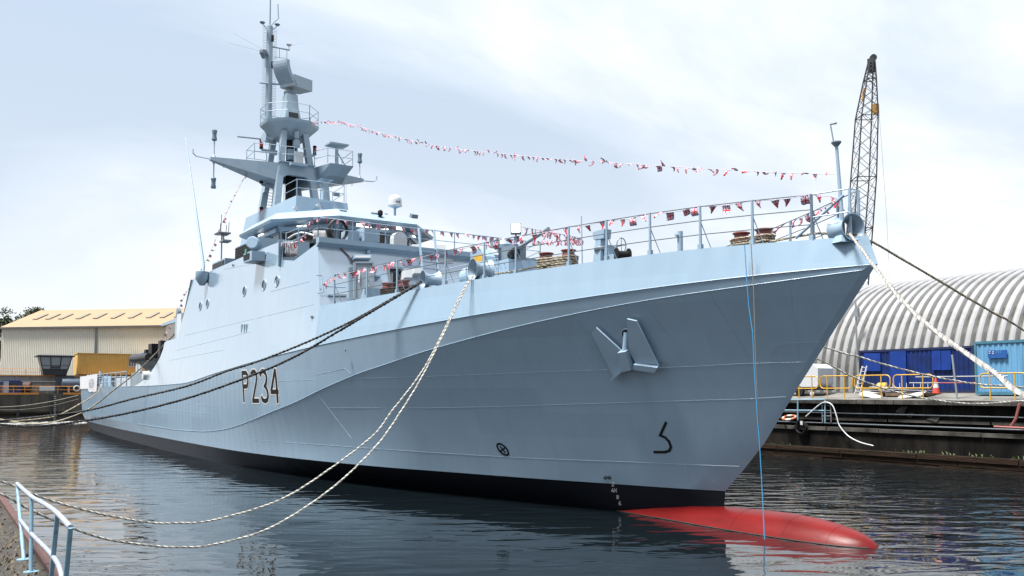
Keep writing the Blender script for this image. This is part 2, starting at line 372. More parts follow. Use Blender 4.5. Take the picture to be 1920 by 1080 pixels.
# bulwark strip above the upper knuckle, forecastle part (its aft edge follows the superstructure front)
def fc_x(x): return x
strip_x = [63.4 + (85.4 - 63.4) * (1 - (1 - i / 44) ** 1.15) for i in range(45)]
def strip_pt(x, f):
    z = lerp(zk1(x), zdk(x), f); xx = x - (0.28 * f * max(0, (x - 80) / 5.4) if x > 80 else 0)
    y = max(0.0, b1(x) - (z - zk1(x)) * lean(x))
    if x > 85.39: y = 0.0
    return xx, y, z
for sgn in (-1, 1):
    hb.grid([[(p[0], sgn * p[1], p[2]) for p in (strip_pt(x, f / 3) for f in range(4))] for x in strip_x], flip=(sgn < 0))
hull = hb.build('hull', [P_HULL, M_BOOT], SHIP, smooth=9, fix=False)
bvh = BVHTree.FromPolygons([tuple(p) for p in hb.v], [tuple(f) for f in hb.f])

# superstructure sides: flush with the hull, stepped down aft in a swept curve
top_pts = [(27.5, 4.26), (29, 4.38), (30.7, 4.62), (32.2, 4.9), (33.3, 5.25), (34.6, 5.7), (35.6, 6.15), (36.25, 6.7), (36.5, 7.15), (37, 7.22), (40.0, 7.28), (40.15, 7.4), (40.9, 8.68), (42.15, 10.82), (42.4, 10.86),
           (46, 10.88), (50, 10.9), (54, 10.92), (58.6, 10.94), (58.72, 10.0), (60.1, 9.8), (62.4, 10.33), (62.9, 8.9), (63.4, zdk(63.4))]
tx, tz = [p[0] for p in top_pts], [p[1] for p in top_pts]
sx = sorted(set([round(27.5 + i * 0.75, 3) for i in range(48)] + tx))
sx = [x for x in sx if x <= 63.4]
sm = MB()
for sgn in (-1, 1):
    sm.grid([[(x, sgn * side_y(x, z), z) for z in (lerp(zk1(x) , max(itp(x, tx, tz), zk1(x) + .003), f / 7) for f in range(8))] for x in sx], flip=(sgn < 0))
SUPER = sm.build('superstructure', P_SIDE, SHIP, smooth=25, fix=False)
# inner lining so that the sides have thickness, decks and ends
m_ = MB()
m_.add([(-6.1, -5.85, 4.26), (-6.1, 5.85, 4.26)] + [(x, s * (b1(x) - .02), 4.26 if x < 30 else 4.2) for x in (0, 8, 16, 24, 33, 40.2) for s in (-1, 1)],
       [(2 * i, 2 * i + 2, 2 * i + 3, 2 * i + 1) for i in range(6)])
m_.build('flight_deck', M_DECK, SHIP)
m_ = MB(); rr = [(strip_pt(x, 1)) for x in strip_x]
m_.add([(p[0], s * (p[1] - .01 if p[1] > .02 else 0), p[2] - .012) for p in rr for s in (-1, 1)], [(2 * i, 2 * i + 2, 2 * i + 3, 2 * i + 1) for i in range(len(rr) - 1)])
m_.build('forecastle_deck', M_DECK, SHIP)
m_ = MB()
m_.bx(36.6, 40.1, -6.3, 6.3, 7.0, 7.16)
m_.bx(42.0, 62.3, -5.85, 5.85, 9.58, 9.68)
m_.build('upper_deck', M_DECK, SUPER)
m_ = MB()
def quadw(a, b, c, d): m_.add([a, b, c, d], [(0, 1, 2, 3)])
quadw((40.16, -6.5, 4.2), (40.16, 6.5, 4.2), (40.16, 6.5, 7.3), (40.16, -6.5, 7.3))
quadw((40.05, -6.5, 7.16), (40.05, 6.5, 7.16), (42.15, 6.3, 10.82), (42.15, -6.3, 10.82))
m_.build('aft_bulkhead', P_GREY, SUPER)
# front bulkhead, raked aft as it rises; openings are cut as recesses
FN, FC = (1, 0, 0.351), 63.4 + 0.351 * 7.45
def fw(u, v, off=0.0): return hitp(u, v, FN, FC + off)
m_ = MB(); rowsF = []
zt = [7.40, 8.0, 8.7, 9.4, 10.0, 10.33]
yd = (-2.62, -2.02); zd = (7.46, 9.42)
ysF = sorted([-1, -.6, 0, .6, 1] + [])
def fx(z): return FC - 0.351 * z
yy = lambda z: side_y(fx(z), z)
cutz = sorted(set(zt + [zd[1]]))
for a, b in zip(cutz[:-1], cutz[1:]):
    for k in range(3):
        if k == 1 and b <= zd[1] + 1e-6: continue
        l = lambda z: -yy(z) if k == 0 else (yd[0] if k == 1 else yd[1])
        r = lambda z: yd[0] if k == 0 else (yd[1] if k == 1 else yy(z))
        m_.add([(fx(a), l(a), a), (fx(a), r(a), a), (fx(b), r(b), b), (fx(b), l(b), b)], [(0, 1, 2, 3)])
m_.build('front_bulkhead', P_SIDE, SUPER)
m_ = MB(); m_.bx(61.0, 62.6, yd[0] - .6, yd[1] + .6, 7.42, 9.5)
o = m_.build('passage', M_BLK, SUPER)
m_ = MB(); m_.cyl((62.65, yd[0] + .18, 7.6), (62.65, yd[0] + .18, 9.2), .05, 8); m_.build('standpipe', M_WHT, SUPER)
# coaming (the darker overhanging edge) along the terrace
m_ = MB(); m_.prism([(62.46, -5.95, 10.12), (62.75, -5.95, 10.30), (62.75, -5.95, 10.52), (62.4, -5.95, 10.52)], (0, 11.9, 0)); m_.build('terrace_coaming', P_GREY, SUPER)
# ------------------------------------------------------------------ red bulb
def bulb():
    m = MB(); rings = []
    xs = [70, 73, 75.3, 77.0, 79, 80.2, 81.6, 82.6, 83.4, 84.0, 84.5, 84.85, 85.08, 85.2]
    zt = [-.3, -.02, .14, .32, .43, .49, .54, .55, .51, .44, .35, .24, .12, -.05]
    hw = [.6, 1.1, 1.3, 1.22, 1.12, 1.10, 1.05, .96, .88, .80, .68, .52, .32, .1]
    for x, z, h_ in zip(xs, zt, hw):
        zc = -.85; az = z - zc; ring = []
        for k in range(28):
            a = 2 * math.pi * k / 28
            ring.append((x, h_ * 1.12 * math.sin(a) * (abs(math.sin(a)) ** -.15 if abs(math.sin(a)) > .01 else 1), zc + az * math.cos(a)))
        rings.append(ring)
    m.loft(rings); return m.build('bulbous_bow', M_RED, SHIP, smooth=40)
bulb()
def bulb_hw(x):         # half-breadth of the bulb at the water surface, read off its own lines
    zt = itp(x, [75.3, 77.0, 79, 80.2, 81.6, 82.6, 83.4, 84.0, 84.5, 84.85, 85.08], [.14, .32, .43, .49, .54, .55, .51, .44, .35, .24, .12]); h_ = itp(x, [75.3, 77.0, 79, 80.2, 81.6, 82.6, 83.4, 84.0, 84.5, 84.85, 85.08], [1.3, 1.22, 1.12, 1.10, 1.05, .96, .88, .80, .68, .52, .32])
    c = .86 / (zt + .85); sn = math.sqrt(max(0, 1 - c * c)); return h_ * 1.12 * sn ** .85 if sn > .01 else 0
bx_ = [75.6 + (85.06 - 75.6) * k / 40 for k in range(41)]
for xs_ in (84.15, 82.9, 81.2):          # ring welds of the bulb
    zt_ = itp(xs_, [80.2, 81.6, 82.6, 83.4, 84.0, 84.5], [.49, .54, .55, .51, .44, .35]); h_ = itp(xs_, [80.2, 81.6, 82.6, 83.4, 84.0, 84.5], [1.10, 1.05, .96, .88, .80, .68])
    MB().tube([(xs_, -h_ * 1.12 * math.sin(a) * (math.sin(a) ** -.15 if math.sin(a) > .01 else 1), -.85 + (zt_ + .85) * math.cos(a)) for a in [.02 + 1.0 * k / 14 for k in range(15)]], .003, 4).build('bulb_weld', M_RED, SHIP)
SCUM = mat('waterline_scum', (.012, .010, .008), .7)
for s in (-1, 1): MB().tube([(x, s * (bulb_hw(x) + .002), .012) for x in bx_], [.010 + .010 * abs(math.sin(k * 2.3)) for k in range(41)], 5).build('waterline_scum', SCUM, SHIP)
# ------------------------------------------------------------------ marks and welds laid on the plating
def cast(u, v):
    d = ray(u, v).normalized(); p, n, i, t = bvh.ray_cast(CAMS, d)
    if p is None: return None, None
    if n.dot(d) > 0: n = -n
    return p, n
def strip3(m, pts, nrm, wid, off):
    k = len(pts); ls, rs = [], []
    for i in range(k):
        t1 = (pts[i] - pts[i - 1]).normalized() if i else (pts[1] - pts[0]).normalized()
        t2 = (pts[i + 1] - pts[i]).normalized() if i < k - 1 else t1
        n = nrm[i]; a, b = n.cross(t1).normalized(), n.cross(t2).normalized(); s_ = (a + b).normalized()
        f = min(2.0, 1 / max(.3, s_.dot(a))); s_ = s_ * (wid / 2 * f); c = pts[i] + n * off
        if i == 0: c = c - t1 * 0
        ls.append(c + s_); rs.append(c - s_)
    m.grid([[a, b] for a, b in zip(ls, rs)])
def stroke(m, px, wid, off, ext=0.0, dens=1):
    P, Nn = [], []
    for i in range(len(px) - 1):
        for k in range(dens):
            t = k / dens; p, n = cast(lerp(px[i][0], px[i + 1][0], t), lerp(px[i][1], px[i + 1][1], t))
            if p is not None: P.append(p); Nn.append(n)
    p, n = cast(*px[-1])
    if p is not None: P.append(p); Nn.append(n)
    if len(P) < 2: return
    if ext:
        P[0] = P[0] - (P[1] - P[0]).normalized() * ext; P[-1] = P[-1] + (P[-1] - P[-2]).normalized() * ext
    strip3(m, P, Nn, wid, off)
def cp(l, x0, y0, s): return [(x0 + a / s, y0 + b / s) for a, b in l]
GL = {'P': [[(183, 205), (232, 940)], [(180, 240), (280, 240), (312, 300), (322, 470), (300, 562), (205, 565)]],
      '2': [[(390, 340), (398, 270), (425, 218), (480, 213), (515, 260), (532, 350), (520, 460), (442, 905)], [(428, 905), (588, 905)]],
      '3': [[(610, 320), (620, 250), (650, 205), (690, 200), (740, 250), (768, 350), (755, 480), (725, 555), (755, 590), (785, 670), (802, 780), (785, 880), (740, 915), (695, 900), (665, 870), (648, 795)]],
      '4': [[(967, 150), (875, 690)], [(868, 692), (1055, 692)], [(967, 150), (1005, 500), (1035, 960)]]}
for ch, strokes in GL.items():
    mo, mi_ = MB(), MB()
    for k, s_ in enumerate(strokes):
        q = cp(s_, 440, 680, 12.71)
        stroke(mo, q, 0.34, .010 + .002 * k, ext=.07); stroke(mi_, q, 0.20, .018 + .002 * k)
    g_ = mi_.build('hull_number_digit' if ch != 'P' else 'hull_number_letter', M_BLKP, hull, fix=False, label='black %s of the hull number with white outline' % ch)
    mo.build('digit_outline', M_WHT, g_ if False else hull, fix=False)
m_ = MB(); stroke(m_, cp([(1700, 135), (1650, 245), (1690, 262), (1722, 295), (1738, 340), (1725, 370), (1690, 382), (1595, 382)], 860, 760, 4.364), .085, .012, dens=2); m_.build('bulb_warning_mark', M_BLKP, hull, fix=False)
m_ = MB()
ce = [(362 + 47 * math.cos(a) * .95 + 12 * math.sin(a) , 360 + 42 * math.sin(a) + 20 * math.cos(a)) for a in [2 * math.pi * i / 20 for i in range(21)]]
stroke(m_, cp(ce, 860, 760, 4.364), .075, .012)
stroke(m_, cp([(340, 335), (384, 388)], 860, 760, 4.364), .06, .013); stroke(m_, cp([(383, 345), (341, 375)], 860, 760, 4.364), .06, .015)
m_.build('thruster_warning_mark', M_BLKP, hull, fix=False)
MINI = {'4': [[(.6, 1), (0, .3), (1, .3)], [(.75, .6), (.75, 0)]], 'M': [[(0, 0), (0, 1), (.5, .4), (1, 1), (1, 0)]], '2': [[(0, .8), (.3, 1), (.8, 1), (1, .75), (0, 0), (1, 0)]],
        '8': [[(.5, .5), (.05, .75), (.5, 1), (.95, .75), (.5, .5), (.05, .25), (.5, 0), (.95, .25), (.5, .5)]], '6': [[(.9, 1), (.3, .9), (0, .3), (.5, 0), (1, .3), (.5, .6), (.05, .4)]]}
for txt, u0, v0, u1, v1 in [('4M4', 1132, 892, 1147, 899), ('2', 1147, 904, 1153, 911), ('4M', 1146.5, 915.5, 1157, 923), ('8', 1155.5, 928, 1161.5, 935), ('6', 1160, 940, 1165.5, 947)]:
    cw = (u1 - u0) / len(txt)
    m_ = MB()
    for i, ch in enumerate(txt):
        for k, s_ in enumerate(MINI[ch]): stroke(m_, [(u0 + cw * (i + .1 + .75 * a), lerp(v1, v0, b)) for a, b in s_], .026, .012 + .002 * k)
    m_.build('draught_mark', M_BLKP if txt == '4M4' else M_WHT, hull, fix=False)
# welds proud of the plating
SEAMS = [[(658, 710), (800, 706), (925, 701), (1050, 696), (1151, 693), (1302, 687), (1400, 681.5), (1522, 678.5)],
         [(477, 825), (658, 838), (800, 848), (860, 851.7), (1002, 859.7), (1190, 866.6), (1286, 871), (1387, 874.5)],
         [(617, 765), (800, 765), (950, 762), (1100, 757), (1400, 748), (1489, 743)],
         [(1207, 567), (1300, 687)], [(1077, 592), (1113, 628)], [(945, 767), (1007, 862), (1030, 896)], [(596, 740), (660, 823)],
         [(1548, 641), (1475, 643), (1456, 649), (1448, 663), (1457, 680)], [(410, 719), (500, 715), (590, 712)], [(590, 703), (647, 691), (657, 700), (660, 722)],
         [(1287, 871), (1297, 916)], [(270, 761), (330, 770), (400, 776)], [(412, 762), (350, 757)], [(1040, 594), (1075, 650), (1110, 705)], [(1330, 550), (1420, 690)], [(1480, 530), (1500, 680)]]
for s_ in SEAMS:
    P, dens = [], 6
    for i in range(len(s_) - 1):
        for k in range(dens + (1 if i == len(s_) - 2 else 0)):
            p, n = cast(lerp(s_[i][0], s_[i + 1][0], k / dens), lerp(s_[i][1], s_[i + 1][1], k / dens))
            if p is not None: P.append(p + n * .001)
    if len(P) > 1: MB().tube(P, .004 if s_[0][0] > 900 else .008, 5).build('weld_seam', P_GREY, hull)
# rubbing ridges along the two knuckles
for fn in (lambda c: c[3 + NB], lambda c: c[NR - 1]):
    P = [(fn(c)[0], -fn(c)[1] - .006, fn(c)[2]) for c in cols[(24 if fn(cols[0])[2] < 3 else 20):-1]]
    MB().tube(P, .014, 5).build('knuckle_bead', P_GREY, hull)
# anchor in its hawse
def anchor():
    A = lambda u, v, off: (lambda p, n: p + n * off)(*cast(u, v))
    p0, n0 = cast(1180, 655)
    n0 = n0.normalized()
    def C(crop, off): return A(1050 + crop[0] / 6.353, 560 + crop[1] / 6.353, 0) + n0 * off
    def pl(pts, off, th): 
        q = [C(p, off) for p in pts]; return q, n0 * th
    root = MB()
    q, e_ = pl([(405, 385), (460, 318), (760, 590), (790, 790), (668, 895)], .12, .07); root.prism(q, e_)
    a1 = root.build('anchor_fluke', P_GREY, SHIP)
    r2 = MB(); q, e_ = pl([(828, 215), (940, 240), (1195, 755), (930, 735), (850, 600)], .12, .07); r2.prism(q, e_); r2.build('anchor_fluke', P_GREY, SHIP)
    r3 = MB(); q, e_ = pl([(745, 590), (845, 570), (905, 790), (805, 815)], .08, .30); r3.prism(q, e_); r3.build('anchor_crown', P_GREY, SHIP)
    r4 = MB(); q, e_ = pl([(925, 735), (1205, 770), (1240, 720), (1225, 760), (1170, 832), (915, 795)], .10, .22); r4.prism(q, e_)
    r4.build('anchor_palm', P_GREY, SHIP)
    r5 = MB(); q, e_ = pl([(665, 900), (785, 795), (805, 812), (650, 938), (640, 925)], .10, .22); r5.prism(q, e_); r5.build('anchor_palm', P_GREY, SHIP)
    r6 = MB(); a_, b_ = C((795, 400), .02), C((810, 640), .26)
    r6.tube([a_, b_], .085, 10); r6.build('anchor_shank', P_GREY, SHIP, smooth=40)
    r7 = MB(); c0 = A(1050 + 797 / 6.353, 560 + 425 / 6.353, 0.0); r7.lathe([(.17, .006), (.17, .012)], c0, n0, 16); r7.build('hawse_opening', M_BLK, hull)
    r8 = MB(); r8.tube([c0 + n0 * .01 + (n0.orthogonal().normalized() * .18 * math.cos(t) + n0.cross(n0.orthogonal().normalized()) * .18 * math.sin(t)) for t in [2 * math.pi * i / 18 for i in range(18)]], .025, 6, closed=True); r8.build('hawse_rim', P_GREY, hull, smooth=50)
anchor()
# portholes on the starboard side
for u, v in [(372, 574), (385.5, 569.5), (454, 546), (489, 534.5), (510.5, 527)]:
    p = hy(u, v, -6.5); y = -side_y(p.x, p.z)
    c = V((p.x, y, p.z)); n = V((0, -1, .07)).normalized()
    m_ = MB(); m_.lathe([(.29, -.05), (.29, .03), (.24, .03), (.24, .004)], c, n, 18); ph = m_.build('porthole', P_GREY, SUPER, smooth=30)
    m_ = MB(); m_.lathe([(.24, .0045), (.24, .006)], c, n, 18); m_.build('porthole_glass', M_GLASS, ph)

# welds and scuppers on the starboard superstructure side
def side_pt(u, v, off=.004):
    p = hy(u, v, -6.6)
    for _ in range(4): p = hy(u, v, -side_y(p.x, p.z) - off)
    return p
for a, b in [((347, 629), (588, 571)), ((507, 547), (580, 528)), ((330, 657), (470, 622)), ((318, 676), (420, 656)), ((420, 505), (510, 488))]:
    MB().tube([side_pt(lerp(a[0], b[0], k / 12), lerp(a[1], b[1], k / 12)) for k in range(13)], .005, 5).build('weld_seam', P_GREY, SUPER)
for u in (453, 458, 462):
    c = side_pt(u, 616, .01); MB().box(c, (.09, .05, .42)).build('scupper', P_GREY, SUPER)
for u, v in [(585, 594), (437, 497), (648, 656)]:
    c = side_pt(u, v, .02); MB().lathe([(.07, 0), (.07, .05), (.03, .05)], c, (0, -1, 0), 10).build('side_outlet', P_DARK, SUPER)
# ------------------------------------------------------------------ bridge
def octo(xa, xb, ch, hw, fwid, z):      # plan: flat front xb, chamfers, straight sides, flat back xa
    return [(xb, -fwid, z), (xb, fwid, z), (xb - ch, hw, z), (xa + 1.4, hw, z), (xa, hw - 1.3, z), (xa, -hw + 1.3, z), (xa + 1.4, -hw, z), (xb - ch, -hw, z)]
wl0, wl1 = octo(46.6, 54.6, 2.6, 3.8, 1.9, 9.7), octo(46.4, 55.15, 2.8, 4.15, 2.0, 12.9)
BRIDGE = MB().loft([wl0, wl1]).build('bridge_house', P_GREY, SHIP)
r0, r1, r2_ = octo(46, 56, 3.0, 4.85, 2.25, 12.84), octo(46, 56.05, 3.0, 4.9, 2.25, 12.98), octo(46.4, 55.2, 2.9, 4.3, 2.05, 13.5)
ROOF = MB().loft([r0, r1, r2_]).build('bridge_roof', P_GREY, SHIP)
def face_rect(A, B, s0, s1, t0, t1, off):     # A, B: two vertical edges of a facet (bottom, top); s across, t up
    p = lambda s_, t: lerp(lerp(V(A[0]), V(B[0]), s_), lerp(V(A[1]), V(B[1]), s_), t)
    n = (p(1, 0) - p(0, 0)).cross(p(0, 1) - p(0, 0)).normalized()
    c0 = p(.5, .5); ctr = V((50.5, 0, c0.z))
    if n.dot(c0 - ctr) < 0: n = -n
    return [p(s0, t0) + n * off, p(s1, t0) + n * off, p(s1, t1) + n * off, p(s0, t1) + n * off], n
for (i, j, nw) in [(0, 1, 4), (1, 2, 3), (2, 3, 3), (7, 0, 3), (6, 7, 3)]:
    A, B = (wl0[i], wl1[i]), (wl0[j], wl1[j])
    for k in range(nw):
        a, b = (k + .09) / nw, (k + .91) / nw
        q, n = face_rect(A, B, a, b, .50, .86, -.02); fr = MB(); q2, _ = face_rect(A, B, a, b, .50, .86, .035)
        for e0 in range(4):
            fr.beam(q2[e0], q2[(e0 + 1) % 4], .07, .07, n)
        f_ = fr.build('bridge_window', P_DARK, BRIDGE)
        q3, _ = face_rect(A, B, a + .01, b - .01, .51, .85, .012); MB().prism(q3, n * .008).build('window_pane', M_GLASS, f_)
    q, n = face_rect(A, B, .06, .94, .88, .945, .02); MB().prism(q, n * .16).build('window_blind_box', P_GREY, BRIDGE)
    for s0 in ((.3, .55) if nw > 3 else (.35,)):
        q, n = face_rect(A, B, s0, s0 + .16, .935, .952, .2); MB().prism(q, n * .08).build('lit_tube_lamp', M_TUBE, BRIDGE)
def pbox(name, u0, v0, u1, v1, x, dep, m, parent, label=None, smooth=None):
    a, b = hx(u0, v1, x), hx(u1, v0, x)
    return MB().bx(x - dep, x, min(a.y, b.y), max(a.y, b.y), min(a.z, b.z), max(a.z, b.z)).build(name, m, parent, label=label)
# deckhouse under the mast
dz = [(15.75)]
MB().loft([[(47.9, -1.75, 13.4), (47.9, 1.9, 13.4), (38.5, 2.3, 13.4), (38.5, -2.3, 13.4)], [(47.6, -1.55, 15.7), (47.6, 1.75, 15.6), (39, 2.0, 15.7), (39, -2.0, 15.7)]]).build('mast_deckhouse', P_GREY, SHIP)
DH = SHIP
MB().loft([[(47.9, -2.4, 9.7), (47.9, 2.4, 9.7), (38.2, 2.8, 9.7), (38.2, -2.8, 9.7)], [(47.9, -2.3, 13.4), (47.9, 2.3, 13.4), (38.4, 2.5, 13.4), (38.4, -2.5, 13.4)]]).build('mast_base_house', P_GREY, SHIP)
m_ = MB(); a = hx(605, 384, 47.75); m_.loft([[(47.7, a.y - .7, 14.35), (47.7, a.y + .5, 14.35), (47.7, a.y + .5, 14.85), (47.7, a.y - .7, 14.85)], [(48.5, a.y - .25, 14.9), (48.5, a.y + .35, 14.9), (48.5, a.y + .35, 15.3), (48.5, a.y - .4, 15.3)]]); m_.build('sensor_hood', P_GREY, SHIP)
def camera_unit(u, v, x, parent=ROOF):
    c = hx(u, v, x); m = MB(); m.cyl((c.x, c.y, c.z - .3), (c.x, c.y, c.z), .07, 8); m.cyl((c.x - .15, c.y - .1, c.z + .05), (c.x + .3, c.y - .18, c.z), .11, 10); m.build('camera_unit', M_WHTS, parent, smooth=40)
camera_unit(600, 387, 48.6); camera_unit(574, 409, 53.6); camera_unit(557, 392, 49.5)
for u, v, x in [(642, 397, 55.3), (776, 405, 54.9), (630, 364, 47.7)]:
    c = hx(u, v, x); MB().box(c, (.3, .38, .22), Matrix.Rotation(.4, 3, 'Y')).build('floodlight', P_DARK, ROOF)
# navigation light on the roof front
c = hx(713, 405, 55.6); m_ = MB(); m_.lathe([(.10, -.35), (.14, -.3), (.14, -.05), (.09, -.02), (.09, .02), (.14, .05), (.14, .25), (.06, .33)], c, (0, 0, 1), 10); m_.build('signal_lamp', M_BLKP, ROOF, smooth=35)
m_ = MB(); m_.box(c + V((.1, 0, -.55)), (.5, .5, .22)); m_.build('lamp_bracket', P_DARK, ROOF)
MB().box(hx(702, 404, 55.2), (.3, .5, .25)).build('light_box', P_GREY, ROOF)
c = hx(724, 402, 55.0); m_ = MB(); m_.cyl(c - V((0, 0, .4)), c, .02, 6); m_.bx(c.x - .05, c.x + .05, c.y - .1, c.y + .1, c.z, c.z + .04); m_.build('small_antenna', P_GREY, ROOF)
# radome on its post
c = hx(740.5, 405, 52.5); s1 = 27.5
m_ = MB(); m_.lathe([(.20, 0), (.11, .1), (.07, .2), (.07, 1.1), (.14, 1.16), (.30, 1.22)], V((c.x, c.y, 13.4)), (0, 0, 1), 14); rp_ = m_.build('radome_post', P_GREY, SHIP, smooth=40)
top = V((c.x, c.y, 13.4 + 1.22)); pr = [(.30, 0), (.41, .04), (.42, .085), (.395, .10), (.395, .32), (.38, .45), (.33, .57), (.23, .66), (.10, .71), (0, .73)]
m_ = MB(); m_.lathe(pr, top, (0, 0, 1), 24); RD = m_.build('radome', M_WHTS, rp_, smooth=40)
FONT = dict(MINI); FONT.update({'S': [[(1, .85), (.7, 1), (.2, 1), (0, .75), (.2, .53), (.8, .47), (1, .25), (.8, 0), (.2, 0), (0, .15)]], 'A': [[(0, 0), (.5, 1), (1, 0)], [(.2, .35), (.8, .35)]], 'I': [[(.5, 0), (.5, 1)]], 'L': [[(0, 1), (0, 0), (.9, 0)]],
    'O': [[(.5, 1), (.1, .85), (0, .5), (.1, .15), (.5, 0), (.9, .15), (1, .5), (.9, .85), (.5, 1)]], 'R': [[(0, 0), (0, 1), (.8, 1), (1, .75), (.8, .5), (0, .5)], [(.45, .5), (1, 0)]],
    'H': [[(0, 0), (0, 1)], [(1, 0), (1, 1)], [(0, .5), (1, .5)]], 'P': [[(0, 0), (0, 1), (.8, 1), (1, .75), (.8, .5), (0, .5)]], 'E': [[(1, 1), (0, 1), (0, 0), (1, 0)], [(0, .5), (.8, .5)]], 'Y': [[(0, 1), (.5, .5), (1, 1)], [(.5, .5), (.5, 0)]],
    'B': [[(0, 0), (0, 1), (.7, 1), (.9, .75), (.7, .52), (0, .52)], [(.7, .52), (1, .26), (.7, 0), (0, 0)]]})
def text3(m, txt, f, cw, chh, wid, off):        # f(s, t) -> point, normal
    for i, ch in enumerate(txt):
        for k, s_ in enumerate(FONT.get(ch, [])):
            P, Nn = [], []
            for a, b in s_:
                p, n = f(i * cw * 1.3 + a * cw, b * chh); P.append(p); Nn.append(n)
            strip3(m, P, Nn, wid, off + .002 * k)
def fr_(s_, t):
    an = math.atan2(CAMS.y - top.y, CAMS.x - top.x) + .12 + s_ / .4; n = V((math.cos(an), math.sin(an), 0)); return top + n * .398 + V((0, 0, .2 + t)), n
m_ = MB(); text3(m_, 'SAILOR', fr_, .034, .085, .016, .006); m_.build('radome_lettering', M_BLKP, RD, fix=False)

# ------------------------------------------------------------------ rails
def rail(pts, h, wires, parent, r=.024, name='guard_rail', wr=.012, post_r=None, lean_=0.0, mw=None, mp_=None):
    pts = [V(p) for p in pts]; mw = mw or P_GREY; mp_ = mp_ or P_GREY
    top_ = MB().tube([p + V((0, 0, h)) for p in pts], wr, 5).build(name, mw, parent)
    for k in wires: MB().tube([p + V((0, 0, h * k)) for p in pts], wr, 5).build('guard_wire', mw, top_)
    for p in pts: MB().tube([p, p + V((0, 0, h + .02))], [post_r or r, (post_r or r) * .8], 6).build('stanchion', mp_, top_)
    return top_
SX = [84.07, 82.64, 81.25, 79.78, 78.42, 77.12, 75.1, 73.72, 71.82, 69.08, 67.05, 64.52]
def edge(x, s=-1, ins=.07): p = strip_pt(x, 1); return V((p[0], s * (p[1] - ins), p[2]))
for s in (-1, 1):
    pts = [edge(x, s) for x in SX]
    rl = rail(pts, 1.2, (.34, .67), SHIP, r=.045, wr=.013, mw=M_WIRE)
    for p in pts[::1]:
        MB().bx(p.x - .07, p.x + .07, p.y - .05, p.y + .05, p.z - .01, p.z + .13).build('stanchion_foot', P_GREY, rl)
        MB().tube([p + V((-.02, -s * .02, .8)), p + V((.12, -s * .3, .02))], .014, 5).build('stanchion_stay', P_GREY, rl)
bp0 = V((84.45, 0, 7.86))
rail([edge(84.07, -1), V((84.75, -.18, 7.9)), V((84.75, .18, 7.9)), edge(84.07, 1)], 1.2, (.5,), SHIP, r=.045, wr=.02)
MB().tube([hy(1492, 447, -.45), bp0 + V((0, 0, 1.15))], .035, 7).build('jackstaff_brace', P_GREY, SHIP)
# jackstaff with lamp arm
jb, jt = hy(1581, 404, 0), hy(1568, 268, 0)
JS = MB().tube([V((jb.x, 0, 7.85)), jt], [.055, .042], 8).build('jackstaff', P_GREY, SHIP, smooth=50)
MB().lathe([(.05, -.1), (.13, 0), (.13, .03), (.05, .05)], jt, (0, 0, 1), 12).build('jackstaff_cap', P_DARK, JS)
a, b, c = hy(1563, 266, 0), hy(1557, 233, 0), hy(1568, 231, 0)
MB().tube([a, b], .018, 6).tube([b, c], [.02, .03], 6).build('jackstaff_lamp', P_DARK, JS)
# bridge terrace rail and bridge wing rails
yt = [-5.9, -4.3, -2.7, -.9, .9, 2.7, 4.3, 5.9]
TR = rail([(62.5, y, 10.5) for y in yt], .92, (.5,), SUPER, r=.03, wr=.018)
rail([(62.5, -5.9, 10.5), (60.5, -6.05, 10.3), (59, -6.1, 10.3)], .92, (.5,), SUPER, r=.03, wr=.02)
rail([(62.5, 5.9, 10.5), (60.5, 6.05, 10.3), (57, 6.1, 10.3), (53, 6.1, 10.3)], .92, (.5,), SUPER, r=.03, wr=.02)
# bridge wing bulwark and canvas
MB().prism([(58.62, -6.32, 9.7), (58.62, -6.32, 10.93), (58.1, -5.3, 10.93), (58.1, -5.3, 9.7)], (-.06, 0, 0)).build('wing_bulwark', P_GREY, SUPER)
def canvas(u0, v0, u1, v1, y, n=8):
    m = MB(); rows = []
    for i in range(n + 1):
        col = []
        for j in range(4):
            p = hy(lerp(u0, u1, i / n), lerp(v0, v1, j / 3), y); p.y += .06 * math.sin(i * 1.9 + j) ; col.append(p)
        rows.append(col)
    m.grid(rows); o = m.build('canvas_dodger', M_CANV, SUPER, smooth=60, fix=False)
    o.modifiers.new('thick', 'SOLIDIFY').thickness = .015
canvas(529, 452, 560, 482, -6.0); canvas(585, 432, 612, 452, -5.2, 6)
# terrace equipment in front of the bridge windows
pbox('equipment_locker', 652, 433, 674, 453, 60.5, .8, P_GREY, SUPER); pbox('equipment_locker', 683, 429, 712, 451, 60.8, 1.0, P_GREY, SUPER)
pbox('lit_tube_lamp', 669, 420, 680, 424, 56.3, .06, M_TUBE, SUPER); pbox('lit_tube_lamp', 744, 425, 757, 430, 56.3, .06, M_TUBE, SUPER)
c = hx(633, 432, 62.2); ring = [c + V((0, .42 * math.cos(t), .46 * math.sin(t))) for t in [2 * math.pi * i / 22 for i in range(22)]]
hose = MB().tube(ring, .06, 6, closed=True); hose.tube([p + V((.08, .03, .02)) for p in ring], .04, 6, closed=True); o = hose.build('coiled_hose', M_BLK, None, smooth=60); tag(o, 'coiled black hose hanging on the rail below the bridge windows', 'hose')
c = hx(751, 447, 61.5); pp = [c + V((0, .35 * math.cos(t), .32 * math.sin(t))) for t in [math.pi * i / 10 for i in range(11)]]
MB().prism([pp[0] - V((0, 0, .4))] + pp + [pp[-1] - V((0, 0, .4))], (-.4, 0, 0)).build('equipment_hood', M_WHTS, SUPER)
# inflatable-ring shaped white cable tray (curved) at the starboard wing
pa = [hy(u, v, -5.6) for u, v in [(541, 447), (552, 440), (565, 436), (577, 438), (590, 442)]]
MB().tube(pa, .05, 7).build('wing_handrail', M_WHTS, SUPER, smooth=60)
